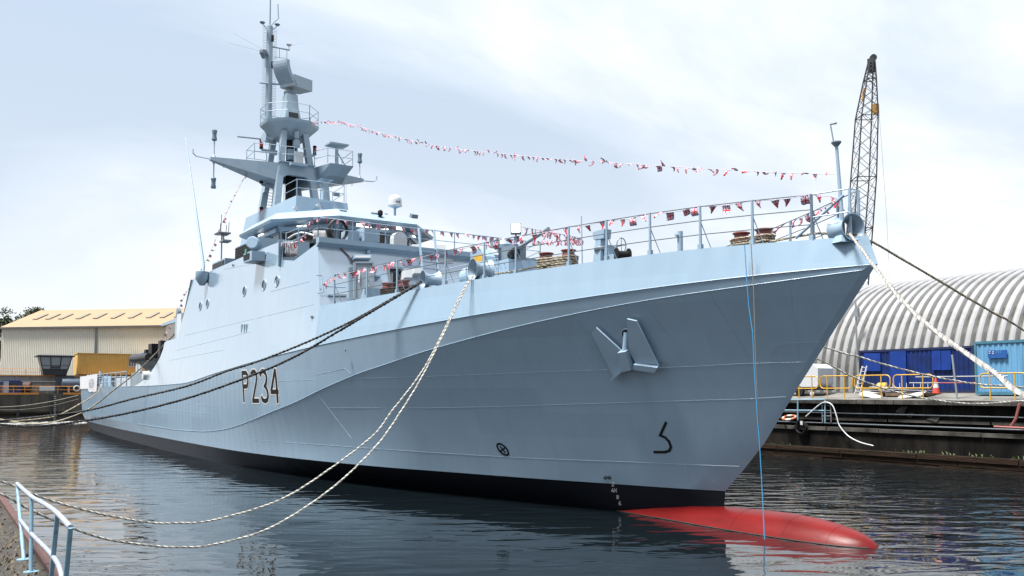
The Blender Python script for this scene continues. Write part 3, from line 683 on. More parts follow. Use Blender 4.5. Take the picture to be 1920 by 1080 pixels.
# door, ladder and fittings on the front bulkhead
def fq(u0, v0, u1, v1, off): return [fw(u0, v1, off), fw(u1, v1, off), fw(u1, v0, off), fw(u0, v0, off)]
FNn = V(FN).normalized()
q = fq(664.5, 493, 699, 562, .30)
DOOR = MB().prism(q, FNn * -.07).build('watertight_door', mat('bare_grey_door', (.20, .24, .28), .5, var=.15, vscale=4), SUPER, label='dark grey watertight door standing open on the front bulkhead')
fr = MB()
for i in range(4): fr.beam(q[i], q[(i + 1) % 4], .09, .12, FNn)
fr.build('door_edge', P_DARK, DOOR)
MB().tube([fw(674, 511, .36), fw(673, 530, .36)], .025, 6).build('door_handle', M_WHTS, DOOR)
for v in (503, 545):
    MB().prism(fq(694, v - 3, 700, v + 3, .36), FNn * -.05).build('door_clip', P_DARK, DOOR)
fr = MB(); yo = (yd[0] - .05, yd[1] + .05)
for a, b in [((fx(7.46) + .03, yo[0], 7.46), (fx(9.45) + .03, yo[0], 9.45)), ((fx(9.45) + .03, yo[0], 9.45), (fx(9.45) + .03, yo[1], 9.45)), ((fx(9.45) + .03, yo[1], 9.45), (fx(7.46) + .03, yo[1], 7.46))]: fr.beam(a, b, .1, .06, FN)
fr.build('passage_frame', P_DARK, SUPER)
MB().prism(fq(729, 492, 738, 497, .03), FNn * -.01).build('exit_sign', mat('green_sign', (.02, .32, .12), .5), SUPER)
for nm, u0, v0, u1, v1, off, m in [('lamp_fitting', 664, 477, 696, 484.5, .3, P_GREY), ('lamp_fitting', 689, 469, 694, 475, .2, P_GREY), ('junction_box', 735, 458, 740, 466, .25, P_GREY), ('junction_box', 762, 464, 771, 471, .2, M_WHTS), ('loudspeaker_box', 773, 458, 786, 471, .35, M_WHTS), ('locker', 759, 504, 773, 520, .4, M_WHTS), ('locker', 776, 502, 794, 512, .3, M_WHTS), ('warning_board', 822, 483, 850, 493, .06, M_WHTS), ('locker', 819, 459, 836, 470, .4, M_WHTS), ('vent_cowl', 702, 511, 715, 518, .3, P_GREY), ('cable_tray', 616, 552, 650, 555, .08, P_DARK)]:
    MB().prism(fq(u0, v0, u1, v1, off), FNn * -(off + .02)).build(nm, m, SUPER)
MB().prism(fq(665.5, 479, 694.5, 483, .31), FNn * -.005).build('lamp_lens', M_WHTS, SUPER)
cbl = [fw(621, 447, .05), fw(635, 462, .06), fw(652, 478, .05), fw(664, 494, .1)]
tag(MB().tube(cbl, .03, 6).build('hanging_cable', mat('brown_cable', (.12, .05, .045), .6)), 'brown cable hanging down the front bulkhead from terrace to door', 'cable')
# inclined ladder from the forecastle to the terrace
ta, tb, ba, bb = hx(784.7, 428, 62.9), hx(813.6, 430, 62.9), hx(798, 511, 64.4), hx(827, 524, 64.4)
ba.z = min(ba.z, 7.75); bb.z = ba.z; ta.z = tb.z = max(ta.z, 11.3)
LD = MB().beam(ta, ba, .05, .12, (1, 0, 0)).build('ladder', P_GREY, SUPER); MB().beam(tb, bb, .05, .12, (1, 0, 0)).build('ladder_stringer', P_GREY, LD)
for i in range(9):
    t = .28 + .7 * i / 8; a, b = lerp(ta, ba, t), lerp(tb, bb, t); MB().beam(a, b, .16, .03, (0, 0, 1)).build('ladder_tread', P_GREY, LD)
# small rails beside the bulkhead, starboard
for pts in ([(594, 516), (603, 517), (605, 549)], [(613, 537), (648, 539)], [(605, 548), (596, 550)]):
    MB().tube([fw(u, v, .5) for u, v in pts], .03, 6).build('grab_rail', P_GREY, SUPER)
# ------------------------------------------------------------------ side boxes and openings on the superstructure top
MB().bx(50.2, 54.3, -5.9, -3.2, 10.4, 11.75).build('intake_house', P_GREY, SUPER)
for i in range(6): MB().bx(50.35, 54.2, -5.96, -5.905, 10.92 + i * .13, 11.0 + i * .13).build('louvre', M_BLKP, SUPER)
MB().bx(50.3, 54.25, -5.93, -5.902, 10.9, 11.7).build('louvre_backing', M_BLK, SUPER)
MB().bx(45.6, 48.2, -5.9, -3.2, 10.4, 11.45).build('intake_house', P_GREY, SUPER); MB().bx(45.7, 48.1, -5.94, -5.9, 10.9, 11.35).build('louvre_backing', M_BLK, SUPER)
a, b = hy(462, 494, -6.75), hy(478, 470, -6.75)
sl = MB().bx(a.x, b.x, -6.9, -6.25, a.z, b.z).build('sidelight_screen', P_GREY, SUPER); MB().bx(a.x + .08, b.x - .35, -6.93, -6.89, a.z + .12, b.z - .08).build('sidelight_recess', M_BLKP, sl)
MB().bx(a.x + .35, a.x + .6, -6.95, -6.93, a.z + .35, a.z + .65).build('sidelight_lens', mat('green_lens', (.02, .2, .15), .2), sl)
c = hy(477, 458, -6.2); MB().lathe([(.0, -.3), (.3, -.26), (.33, 0), (.33, .3), (.28, .36)], c, (.8, -.6, .1), 16).tube([c - V((0, 0, .35)), c - V((0, 0, .9))], .06, 8).build('searchlight', P_GREY, SUPER, smooth=35)
c = hy(379, 524, -6.55); MB().lathe([(.14, -.35), (.38, .0), (.38, .45)], c, (0, 0, 1), 12).build('whip_antenna_mount', P_GREY, SUPER, smooth=35)
wa, wb = hy(382, 498, -6.4), hy(348, 258, -6.4); wb = V((wb.x, -6.4, wb.z))
WH = MB().tube([c, wa, lerp(wa, wb, .5), wb], [.09, .085, .055, .022], 8).build('whip_antenna', P_GREY, SUPER, smooth=50)
wa, wb = hx(649, 396, 50), hx(649, 338, 50); MB().tube([wa - V((0, 0, .8)), wb], [.03, .01], 6).build('whip_antenna', P_GREY, SUPER)
a = hx(480, 428, 49); MB().beam((48.2, a.y, a.z), (48.2, a.y + 1.8, a.z + .1), .55, .35).build('wing_light_arm', P_GREY, SUPER)
# signal mast abaft the bridge
c = hy(416, 440, 3.5); base = V((c.x, 3.5, 9.7)); SM = MB().tube([base, c], .07, 6).build('aft_signal_mast', P_DARK, SHIP)
MB().bx(c.x - .6, c.x + 1.0, 2.9, 4.1, c.z, c.z + .12).build('mast_platform', P_DARK, SM)
for dx_, dy_, h_ in [(-.4, 0, 2.0), (.3, .3, .9), (.8, -.4, .9), (.8, .4, 1.1)]: MB().tube([(c.x + dx_, 3.5 + dy_, c.z), (c.x + dx_ + .15, 3.5 + dy_, c.z + h_)], .035, 5).build('mast_aerial', P_DARK, SM)
MB().bx(c.x + .6, c.x + 1.9, 3.1, 3.9, c.z - .9, c.z - .75).tube([(c.x + .6, 3.5, c.z), (c.x + .65, 3.5, c.z - .85)], .08, 6).build('lower_platform', P_DARK, SM)

# ------------------------------------------------------------------ main mast
MAST = MB().beam((43.4, -1.38, 15.6), (42.7, -.72, 21.0), .42, .46, (1, 0, 0), .36, .40).build('mast', P_MAST, SHIP)
for x0, x1, y0, y1 in [(43.4, 42.7, 1.38, .72), (40.0, 40.6, -1.3, -.7), (40.0, 40.6, 1.3, .7)]:
    MB().beam((x0, y0, 15.6), (x1, y1, 21.0), .42, .46, (1, 0, 0), .36, .40).build('mast_leg', P_MAST, MAST)
portal = [(-1.32, 17.25), (-1.0, 17.25), (-.92, 17.75), (-.6, 18.0), (.6, 18.0), (.92, 17.75), (1.0, 17.25), (1.32, 17.25), (1.12, 18.75), (-1.12, 18.75)]
for x in (43.0, 40.4): MB().prism([(x, y, z) for y, z in portal], (.32, 0, 0)).build('portal_frame', P_MAST, MAST)
for s in (-1, 1): MB().bx(40.5, 43.2, s * 1.14 - .12, s * 1.14 + .12, 17.95, 18.7).build('portal_beam', P_MAST, MAST)
MB().bx(40.3, 43.5, -1.2, 1.2, 18.75, 18.82).build('mast_deck', P_MAST, MAST)
m_ = MB(); m_.tube([(41.2, .3, 15.6), (41.6, .2, 21)], .35, 8); m_.build('cable_trunk', M_BLKP, MAST)
for s in (-1, 1):
    MB().loft([[(41.0, s * 1.1, 17.55), (43.15, s * 1.1, 17.55), (43.15, s * 1.1, 18.74), (41.0, s * 1.1, 18.74)], [(41.85, s * 5.25, 18.55), (42.15, s * 5.25, 18.55), (42.15, s * 5.25, 18.74), (41.85, s * 5.25, 18.74)]]).build('yardarm', P_MAST, MAST)
    # dipole antennas near the tips
    yt_ = s * 5.0
    DI = MB().lathe([(.16, 0), (.05, .22), (.04, .25), (.04, 1.15)], (42, yt_, 18.72), (0, 0, 1), 10).build('dipole_antenna', P_MAST, MAST, smooth=40)
    MB().lathe([(.13, 0), (.17, .06), (.13, .3), (.13, .42), (.17, .62), (.15, .68)], (42, yt_, 19.85), (0, 0, 1), 12).build('antenna_head', mat('antenna_blue_grey', (.10, .17, .23), .5), DI, smooth=35)
    if s < 0:
        D2 = MB().lathe([(.16, 0), (.05, .22), (.04, .25), (.04, 1.15)], (42, yt_, 18.56), (0, 0, -1), 10).build('dipole_antenna', P_MAST, MAST, smooth=40)
        MB().lathe([(.13, 0), (.17, .06), (.13, .3), (.13, .42), (.17, .62), (.15, .68)], (42, yt_, 17.45), (0, 0, -1), 12).build('antenna_head', bpy.data.materials['antenna_blue_grey'], D2, smooth=35)
    MB().tube([(42, s * 5.2, 18.62), (42, s * 6.1, 18.68), (42, s * 6.3, 18.85), (42, s * 6.3, 19.1)], .035, 6).build('wind_sensor_arm', P_MAST, MAST)
    for yy_ in (2.9, 4.4):
        rg = [(42.1 + .16 * math.cos(t), s * yy_, 17.9 + (.1 if yy_ < 4 else .45) + .2 * math.sin(t)) for t in [2 * math.pi * i / 12 for i in range(12)]]
        MB().tube(rg, .012, 4, closed=True).build('halyard_ring', P_GREY, MAST)
# port antenna platform
MB().loft([[(42.6, 1.5, 17.95), (44.2, 1.9, 18.1), (44.2, 3.0, 18.1), (42.6, 3.4, 17.95)], [(42.5, 1.3, 18.85), (44.9, 1.7, 18.75), (44.9, 3.3, 18.75), (42.5, 3.6, 18.85)]]).build('antenna_platform', P_MAST, MAST)
MB().loft([[(43.7, 2.45, 18.8), (43.9, 2.45, 18.8), (43.9, 2.65, 18.8), (43.7, 2.65, 18.8)], [(43.72, 2.47, 20.1), (43.88, 2.47, 20.1), (43.88, 2.63, 20.1), (43.72, 2.63, 20.1)], [(43.3, 1.9, 20.25), (44.3, 1.9, 20.25), (44.3, 3.2, 20.25), (43.3, 3.2, 20.25)], [(43.3, 1.9, 20.35), (44.3, 1.9, 20.35), (44.3, 3.2, 20.35), (43.3, 3.2, 20.35)]]).build('flat_panel_antenna', P_MAST, MAST)
MB().tube([(43.8, 2.55, 19.9), (43.8, 3.3, 18.8)], .04, 6).build('antenna_strut', P_MAST, MAST)
# rails of the yard level
rail([(41.0, -1.3, 18.8), (40.9, -2.6, 18.8), (42.9, -2.7, 18.8), (43.3, -1.2, 18.8)], 1.05, (.5,), MAST, r=.03, wr=.022, mw=P_MAST)
rail([(43.3, 1.2, 18.8), (44.6, 1.6, 18.8), (44.7, 3.3, 18.8), (42.4, 3.5, 18.8)], 1.0, (.5,), MAST, r=.03, wr=.022, mw=P_MAST)
rail([(43.3, -1.1, 18.8), (43.6, -.3, 18.8), (43.5, .8, 18.8)], 1.0, (.5,), MAST, r=.03, wr=.022, mw=P_MAST)
MB().bx(43.3, 43.9, -.6, .5, 18.55, 18.72).build('front_step', P_MAST, MAST)
# red and dark signal lights on brackets
for (u, v, y0, m) in [(490, 270, -.8, M_REDL), (590, 282, .8, M_REDL), (490, 335, -.95, M_BLKP), (490, 397, -1.2, M_REDL)]:
    c = hx(u, v, 41.6); MB().beam((41.6, y0, c.z - .45), (41.6, c.y, c.z - .38), .22, .30, (0, 0, 1), .14, .1).build('light_bracket', P_MAST, MAST)
    L_ = MB().lathe([(.13, -.32), (.13, -.2), (.09, -.18), (.09, .16), (.13, .18), (.13, .3), (.05, .33)], c, (0, 0, 1), 10).build('signal_light', M_BLKP, MAST, smooth=30)
    if m is M_REDL: MB().lathe([(.115, -.17), (.125, 0), (.115, .15)], c, (0, 0, 1), 10).build('signal_lens', m, L_, smooth=40)
# horns and cross pole under the upper platform
a, b = hx(445, 256, 41.8), hx(512, 263, 41.8); MB().tube([a, b], .05, 6).build('cross_pole', P_DARK, MAST)
for (u, v), d in (((494, 258), (.2, -1, 0)), ((578, 262), (.2, 1, .0))):
    c = hx(u, v, 42.2); MB().lathe([(.34, 0), (.22, -.12), (.1, -.35), (.08, -.7)], c, d, 14).build('horn', P_MAST, MAST, smooth=40)
c = hx(556, 258, 43.1); MB().lathe([(.16, .4), (.16, -.05), (.1, -.1), (.24, -.25), (.24, -.6), (.1, -.7)], c, (0, 0, 1), 12).build('optical_sensor', P_MAST, MAST, smooth=35)
MB().box(hx(560, 297, 43.2), (.25, .55, .85)).build('white_cabinet', M_WHTS, MAST); MB().box(hx(545, 290, 42.6), (.3, .35, .7)).build('equipment_box', P_GREY, MAST)
# upper tub
def ring8(r, z, cx=41.7, cy=0.0): return [(cx + r * 1.05 * math.cos(a), cy + r * math.sin(a), z) for a in [math.pi / 8 + k * math.pi / 4 for k in range(8)]]
TUB = MB().loft([ring8(1.05, 20.75), ring8(1.9, 21.55), ring8(1.95, 21.72)]).build('mast_platform', P_MAST, MAST)
rail([p for p in ring8(1.88, 21.72)] + [ring8(1.88, 21.72)[0]], 1.05, (.5,), TUB, r=.03, wr=.02, mw=P_MAST)
MB().loft([[(42.5, -.62, 21.7), (42.5, .62, 21.7), (41.1, .62, 21.7), (41.1, -.62, 21.7)], [(42.3, -.42, 22.8), (42.3, .42, 22.8), (41.2, .42, 22.8), (41.2, -.42, 22.8)], [(42.15, -.38, 23.8), (42.15, .38, 23.8), (41.3, .38, 23.8), (41.3, -.38, 23.8)]]).build('radar_pedestal', P_MAST, MAST)
MB().prism([(42.5, -.4, 21.75), (42.5, .4, 21.75), (42.42, .33, 22.45), (42.42, -.33, 22.45)], (.03, 0, 0)).build('pedestal_opening', M_BLK, MAST)
RP = MB().lathe([(.38, 0), (.42, .1), (.42, .22), (.2, .3), (.2, .45)], (41.75, 0, 23.8), (0, 0, 1), 14).build('radar_turntable', P_DARK, MAST, smooth=35)
rc = V((41.75, 0, 24.3)); Rz = Matrix.Rotation(rad(28), 3, 'Z')
prof = []
for i in range(9):
    t = i / 8; prof.append((-1.05 + .62 * t ** 2.0 * 1.4, 1.55 - 1.5 * t))
poly = [V((x, -.62, z)) for x, z in prof] + [V((x + .28, -.62, z + .06)) for x, z in reversed(prof)]
poly = [rc + Rz @ V((p.y, p.x, p.z)) for p in poly]
MB().prism(poly, Rz @ V((1.24, 0, 0))).build('radar_reflector', P_MAST, RP)
m_ = MB(); q0 = [rc + Rz @ V(p) for p in [(-.6, -.35, .0), (.62, -.35, .0), (.62, 1.5, .12), (-.6, 1.5, .12)]]
m_.loft([q0, [p + V((0, 0, .78)) for p in q0]]); m_.build('radar_feed_box', P_MAST, RP)
# topmast pole with rungs and aerials
pb, pt = V((40.35, -1.0, 20.8)), hx(506, 50, 40.35)
TP = MB().tube([pb, pt], [.25, .22], 12).build('topmast', P_MAST, MAST, smooth=50)
MB().tube([pt, V((pt.x, pt.y, pt.z + 3.6))], [.06, .05], 6).build('topmast_spire', P_MAST, TP)
for k in range(30):
    t = .12 + .85 * k / 29; c = lerp(pb, pt, t)
    for s in (-1, 1): MB().tube([c + V((0, s * .26, 0)), c + V((.02, s * .48, .0)), c + V((.02, s * .48, .13)), c + V((0, s * .26, .13))], .014, 4).build('rung', P_MAST, TP)
for u0, v0, u1, v1, r_ in [(505, 50, 523, 33, .05), (522, 33, 521, 8, .035), (512, 88, 543, 94, .05), (542, 94, 542, 86, .02), (487, 155, 545, 160, .06), (498, 100, 497, 126, .03), (492, 44, 500, 54, .03), (519, 50, 510, 56, .03), (524, 92, 524, 108, .02), (538, 94, 538, 110, .02), (514, 107, 538, 110, .015)]:
    MB().tube([hx(u0, v0, 40.5), hx(u1, v1, 40.5)], r_, 6).build('aerial_arm', P_MAST, TP)
for u0, v0, u1, v1 in [(497, 98, 426, 80), (497, 95, 437, 62), (545, 86, 567, 80)]: MB().tube([hx(u0, v0, 40.5), hx(u1, v1, 40.5)], .008, 4).build('wire_aerial', P_GREY, TP)
for u, v in [(492, 43), (520, 47), (542, 85)]: MB().lathe([(.05, -.08), (.17, 0), (.19, .05), (.05, .12)], hx(u, v, 40.5), (0, 0, 1), 10).build('gps_dome', P_DARK if v < 60 else M_WHTS, TP, smooth=40)
MB().lathe([(.12, -.4), (.2, -.2), (.27, -.1), (.27, .1), (.22, .15)], hx(494, 98, 40.5), (0, 0, 1), 12).build('direction_finder', P_DARK, TP, smooth=30)
for u, v in [(511, 72), (511, 122)]: MB().lathe([(.1, -.2), (.1, .2), (.05, .25)], hx(u, v, 40.9), (0, 0, 1), 8).build('masthead_light', M_BLKP, TP)
# lower mast rails, ladder
rail([(45.2, -1.5, 15.7), (47.4, -1.45, 15.7), (47.5, 0, 15.7), (47.4, 1.6, 15.7), (45, 1.8, 15.7)], 1.05, (.5,), MAST, r=.03, wr=.022, mw=P_MAST)
a, b = hx(494, 395, 40), hx(500, 332, 40)
ML = MB().tube([a, b], .04, 5).build('mast_ladder', P_MAST, MAST); MB().tube([a + V((0, .55, 0)), b + V((0, .55, 0))], .04, 5).build('ladder_stringer', P_MAST, ML)
for k in range(12): c = lerp(a, b, k / 11); MB().tube([c, c + V((0, .55, 0))], .02, 4).build('ladder_rung', P_MAST, ML)
MB().loft([[(46.4, .4, 15.65), (46.9, .4, 15.65), (46.9, .9, 15.65), (46.4, .9, 15.65)], [(46.5, .5, 17.0), (46.8, .5, 17.0), (46.8, .8, 17.0), (46.5, .8, 17.0)], [(46.2, .2, 17.1), (47.1, .2, 17.1), (47.1, 1.1, 17.1), (46.2, 1.1, 17.1)]]).build('antenna_pedestal', P_MAST, MAST)

# ------------------------------------------------------------------ forecastle gear
def bell(c, ax, r, ln, parent=SHIP):
    ax = V(ax).normalized(); c = V(c); prof = []
    for k in range(9):
        t = -1 + 2 * k / 8; prof.append((r * (.62 + .38 * t * t), t * ln / 2))
    inner = [(p[0] - .035 if abs(p[1]) < ln * .45 else p[0] - .02, p[1]) for p in reversed(prof)]
    inner = [(r * (.50 + .46 * (2 * h / ln) ** 2), h) for _, h in inner]
    m = MB(); a = V((0, 0, 1)); u = ax.cross(a).normalized(); w_ = ax.cross(u); n = 20; loop = prof + inner; ps = []; fs = []
    for r_, h in loop:
        for j in range(n): an = 2 * math.pi * j / n; ps.append(c + ax * h + (u * math.cos(an) + w_ * math.sin(an)) * r_)
    K = len(loop)
    for i in range(K):
        for j in range(n): fs.append((i * n + j, i * n + (j + 1) % n, ((i + 1) % K) * n + (j + 1) % n, ((i + 1) % K) * n + j))
    m.add(ps, fs); o = m.build('fairlead', P_GREY, parent, smooth=40)
    m2 = MB(); sd_ = V((-ax.y, ax.x, 0)).normalized() if abs(ax.z) < .9 else V((0, 1, 0))
    m2.loft([[c + sd_ * i * r * .95 + ax * j * ln * .4 - V((0, 0, r * 1.05)) for i, j in ((-1, -1), (1, -1), (1, 1), (-1, 1))], [c + sd_ * i * r * .6 + ax * j * ln * .2 - V((0, 0, r * .5)) for i, j in ((-1, -1), (1, -1), (1, 1), (-1, 1))]])
    m2.build('fairlead_base', P_GREY, o); return o
e1, e2 = edge(73.15, -1, .42), edge(70.55, -1, .42)
FL1 = e1 + V((0, 0, .36)); FL2 = e2 + V((0, 0, .32)); FL3 = V((84.55, -.10, 8.09))
bell(FL1, (.12, 1, 0), .40, .66); bell(FL2, (.15, 1, 0), .36, .62); bell(FL3, (1, -.28, 0), .36, .60)
for x in (73.15, 70.55): p = edge(x, 1, .25); bell(p + V((0, 0, .42)), (-.12, 1, 0), .42, .72)
MB().lathe([(.05, 0), (.30, .05), (.36, .35), (.42, .5), (.42, .55), (.38, .56), (.36, .45)], V((hy(1083, 480, .4).x, .4, 7.95)), (0, 0, 1), 16).build('vent_mushroom', M_WHTS, SHIP, smooth=35)
c = hy(1092, 470, .5); SMA = MB().tube([V((c.x, c.y, 7.8)), hy(1090, 405, c.y)], [.035, .02], 6).build('deck_aerial', P_GREY, SHIP)
def bollards(t1, t2, z):
    res = []
    for u, v in (t1, t2):
        c = hz(u, v, z); res.append(c); b0 = zdk(min(c.x, 85)) - .02
        MB().lathe([(.22, b0 - z), (.22, -.16), (.20, -.14), (.20, -.05), (.25, -.03), (.25, 0), (.2, .015)], c, (0, 0, 1), 16).build('bollard', M_BOLL, SHIP, smooth=35)
    return res
B1 = bollards((1024, 475), (1066, 469), 8.42); B2 = bollards((1390, 437), (1432, 430), 8.42); B3 = bollards((727, 531), (757, 526), 8.25)
# davit post
c0, c1 = hy(1123, 497, -1.7), hy(1127, 434, -1.7); zb = zdk(c1.x) - .02
DV = MB().loft([[(c1.x + dx_ * .22, c1.y + dy_ * .22, zb) for dx_, dy_ in ((-1, -1), (1, -1), (1, 1), (-1, 1))], [(c1.x + dx_ * .13, c1.y + dy_ * .13, c1.z - .25) for dx_, dy_ in ((-1, -1), (1, -1), (1, 1), (-1, 1))]]).build('davit_post', P_GREY, SHIP)
MB().prism([(c1.x - .22, c1.y - .15, c1.z - .25), (c1.x + .3, c1.y - .15, c1.z - .28), (c1.x + .34, c1.y - .15, c1.z + .02), (c1.x - .25, c1.y - .15, c1.z)], (0, .3, 0)).build('davit_head', P_GREY, DV)
MB().lathe([(.2, 0), (.24, .04), (.24, .1), (.2, .14)], (c1.x, c1.y, lerp(zb, c1.z, .52)), (0, 0, 1), 14).build('davit_collar', P_DARK, DV)
# hand windlass
wx = hy(1157, 478, -1.6); WL = MB().bx(wx.x - .35, wx.x + .15, -1.85, -1.35, zdk(wx.x) - .02, wx.z).build('windlass', P_GREY, SHIP)
MB().lathe([(.22, -.3), (.22, -.26), (.13, -.24), (.13, .1), (.22, .12), (.22, .16)], wx + V((.35, 0, -.05)), (.3, 1, 0), 14).build('windlass_drum', M_BLKP, WL, smooth=35)
hc = hy(1165, 460, -1.6); hr = [hc + V((.06 * math.cos(t), .14 * math.cos(t), .24 * math.sin(t))) for t in [2 * math.pi * i / 16 for i in range(16)]]
MB().tube(hr, .018, 6, closed=True).tube([hr[0], hr[8]], .012, 5).tube([hr[4], hr[12]], .012, 5).tube([hc, hc + V((-.6, .1, 0))], .02, 6).build('windlass_handwheel', P_DARK, WL)
MB().bx(wx.x - .45, wx.x - .25, -1.75, -1.5, wx.z - .1, wx.z + .35).build('windlass_gearbox', P_GREY, WL)
# vent pipe and locker on the forecastle
c = hy(1275, 434, -1.5); MB().cyl((c.x, c.y, zdk(c.x) - .02), c, .085, 12).cyl((c.x, c.y, c.z - .12), (c.x - .02, c.y - .16, c.z - .12), .05, 8).build('vent_pipe', P_GREY, SHIP, smooth=40)
# gun
gx, gz = 68.6, 7.55
GUN = MB().lathe([(1.75, 0), (1.7, .35), (1.0, .45), (1.0, .6)], (gx, 0, gz), (0, 0, 1), 28).build('gun_mount', P_GREY, SHIP, smooth=35)
MB().loft([[(gx - .6, -.75, 8.12), (gx + 1.1, -.75, 8.12), (gx + 1.1, .75, 8.12), (gx - .6, .75, 8.12)], [(gx - .5, -.7, 9.15), (gx + 1.0, -.7, 9.15), (gx + 1.0, .7, 9.15), (gx - .5, .7, 9.15)]]).build('gun_carriage', P_GREY, GUN)
MB().prism([(gx - 1.5, -1.0, 8.3), (gx - .35, -1.0, 8.15), (gx - .1, -1.0, 8.7), (gx - .3, -1.0, 9.4), (gx - .7, -1.0, 9.75), (gx - 1.45, -1.0, 9.75)], (0, .5, 0)).build('ammunition_box', P_GREY, GUN)
MB().bx(gx - 1.15, gx - .5, -1.015, -.99, 9.2, 9.5).build('yellow_notice', M_YEL, GUN)
MB().lathe([(.4, 0), (.45, .1), (.45, .7), (.3, .9)], (gx - 1.3, -.75, 8.7), (-1, -.1, -.05), 16).build('ammunition_drum', P_GREY, GUN, smooth=35)
MB().bx(gx - .4, gx + .8, -.28, .28, 9.2, 9.8).build('gun_cradle', P_DARK, GUN)
MB().lathe([(.18, 0), (.14, .5), (.07, .6), (.065, 2.2), (.09, 2.25), (.09, 2.5)], (gx + .3, 0, 9.6), (1, 0, .22), 12).build('gun_barrel', P_DARK, GUN, smooth=35)
MB().lathe([(.32, 0), (.36, .3), (.22, .55), (0, .6)], (gx - .9, .35, 9.75), (0, 0, 1), 14).build('gun_sight', P_GREY, GUN, smooth=35)
MB().bx(gx - .6, gx - .2, -.55, -.35, 9.8, 10.1).build('sight_box', P_DARK, GUN)
MB().lathe([(.2, 0), (.2, .5), (.15, .52)], (gx + .7, -.35, 9.35), (1, -.3, .1), 14).build('gun_optic', M_BLKP, GUN, smooth=35)
for i in range(8):
    a = (i % 4) / 3; MB().lathe([(.03, 0), (.03, .03)], (gx + lerp(-.2, .8, a), -.76, 8.35 if i < 4 else 8.95), (0, -1, 0), 8).build('bolt', P_DARK, GUN)
# low breakwater behind the gun and platform edge rail
MB().prism([(64.6, -4.9, 7.5), (65.2, -4.9, 7.5), (65.2, -4.9, 8.15), (65.1, -4.9, 8.15)], (0, 9.8, 0)).build('breakwater', P_GREY, SHIP)
MB().loft([[(66.2, -2.6, 7.5), (72.2, -2.2, 7.5), (72.2, 2.2, 7.5), (66.2, 2.6, 7.5)], [(66.4, -2.4, 7.95), (71.9, -2.0, 7.95), (71.9, 2.0, 7.95), (66.4, 2.4, 7.95)]]).build('gun_platform', P_GREY, SHIP)
rail([(67, -2.35, 7.95), (69, -2.3, 7.95), (71, -2.1, 7.95)], .9, (.5,), SHIP, r=.03, wr=.018)
rail([(66.8, 2.3, 7.95), (69, 2.2, 7.95), (71, 2.0, 7.95), (73.5, 2.2, 7.8)], .95, (.5,), SHIP, r=.03, wr=.018)

# ------------------------------------------------------------------ boat, davit and flight deck fittings
p = hy(324, 606, -4.6); DV2 = MB().loft([[(36.6 + a * .28, -5.6 + b * .28, 7.16) for a, b in ((-1, -1), (1, -1), (1, 1), (-1, 1))], [(36.2 + a * .18, -5.6 + b * .18, 8.9) for a, b in ((-1, -1), (1, -1), (1, 1), (-1, 1))]]).build('boat_davit', P_GREY, SHIP)
MB().beam((36.4, -5.6, 8.75), (31.2, -5.6, 8.7), .22, .28, (0, 0, 1), .14, .16).build('davit_arm', P_GREY, DV2)
MB().lathe([(.3, -.12), (.36, -.1), (.36, .1), (.3, .12)], (36.1, -5.6, 9.2), (0, 1, 0), 14).build('davit_winch', P_DARK, DV2, smooth=35)
MB().bx(37.4, 38.6, -6.0, -4.6, 7.16, 9.0).build('white_locker', M_WHTS, SHIP)
bo = hy(285, 668, -4.6)
BT = thing('inflatable_boat', 'black rigid inflatable boat hanging by the stern davit', 'boat', (28.2, -5.6, 5.2))
def boat_pt(t, s_, z=0): x = lerp(24.2, 32.2, t); w_ = 1.05 * (1 - max(0, (.28 - t) / .28) ** 2.2); return V((x, -5.6 + s_ * w_, 6.3 + .28 * max(0, (.4 - t) / .4) ** 1.5 + z))
tp = [boat_pt(t / 12, -1) for t in range(12, -1, -1)] + [boat_pt(t / 12, 1) for t in range(1, 13)]
MB().tube(tp, .30, 10).build('buoyancy_tube', M_BLK, BT, smooth=60)
MB().loft([[boat_pt(t / 10, -1) + V((0, .1, -.05)), V((lerp(24.7, 32.1, t / 10), -5.6, 5.25 + .9 * max(0, (.3 - t / 10) / .3) ** 1.5)), boat_pt(t / 10, 1) + V((0, -.1, -.05)), boat_pt(t / 10, 0) + V((0, 0, -.1))] for t in range(11)]).build('boat_hull', mat('boat_hull_grey', (.16, .18, .20), .5), BT)
MB().bx(28.5, 29.7, -6.0, -5.2, 6.2, 7.4).bx(26.7, 27.5, -5.95, -5.25, 6.2, 7.05).build('console', M_BLKP, BT)
MB().bx(31.6, 32.4, -5.95, -5.25, 6.1, 7.5).build('outboard_engine', M_BLK, BT)
MB().tube([(26.0, -6.6, 6.5), (26.0, -5.6, 6.95), (26.0, -4.6, 6.5)], .03, 5).build('lashing', mat('blue_strap', (.02, .12, .4), .7), BT)
MB().beam((26.5, -5.6, 4.25), (26.5, -5.6, 5.6), .12, .25).beam((30.3, -5.6, 4.25), (30.3, -5.6, 5.5), .12, .25).beam((26.3, -6.1, 5.3), (31.2, -6.1, 5.3), .1, .1).build('boat_cradle', P_DARK, SHIP)
def deckbox(u0, v0, u1, v1, y, dep, m, nm, parent=SHIP):
    a, b = hy(u0, v1, y), hy(u1, v0, y); return MB().bx(a.x, b.x, y, y + dep, 4.26, b.z).build(nm, m, parent)
CT = deckbox(246, 697, 273, 724, -4.6, 2.4, mat('grey_container', (.22, .27, .31), .55, var=.15), 'deck_container')
for u in (258, 263): c = hy(u, 697, -4); MB().cyl((c.x, -4, c.z - .3), (c.x, -4, c.z + .65), .16, 10).build('vent_stub', M_WHTS, SHIP)
deckbox(265, 710, 277, 723, -5.3, .5, P_DARK, 'deck_winch'); deckbox(215, 707, 245, 724, -4.5, .15, M_WHTS, 'white_screen')
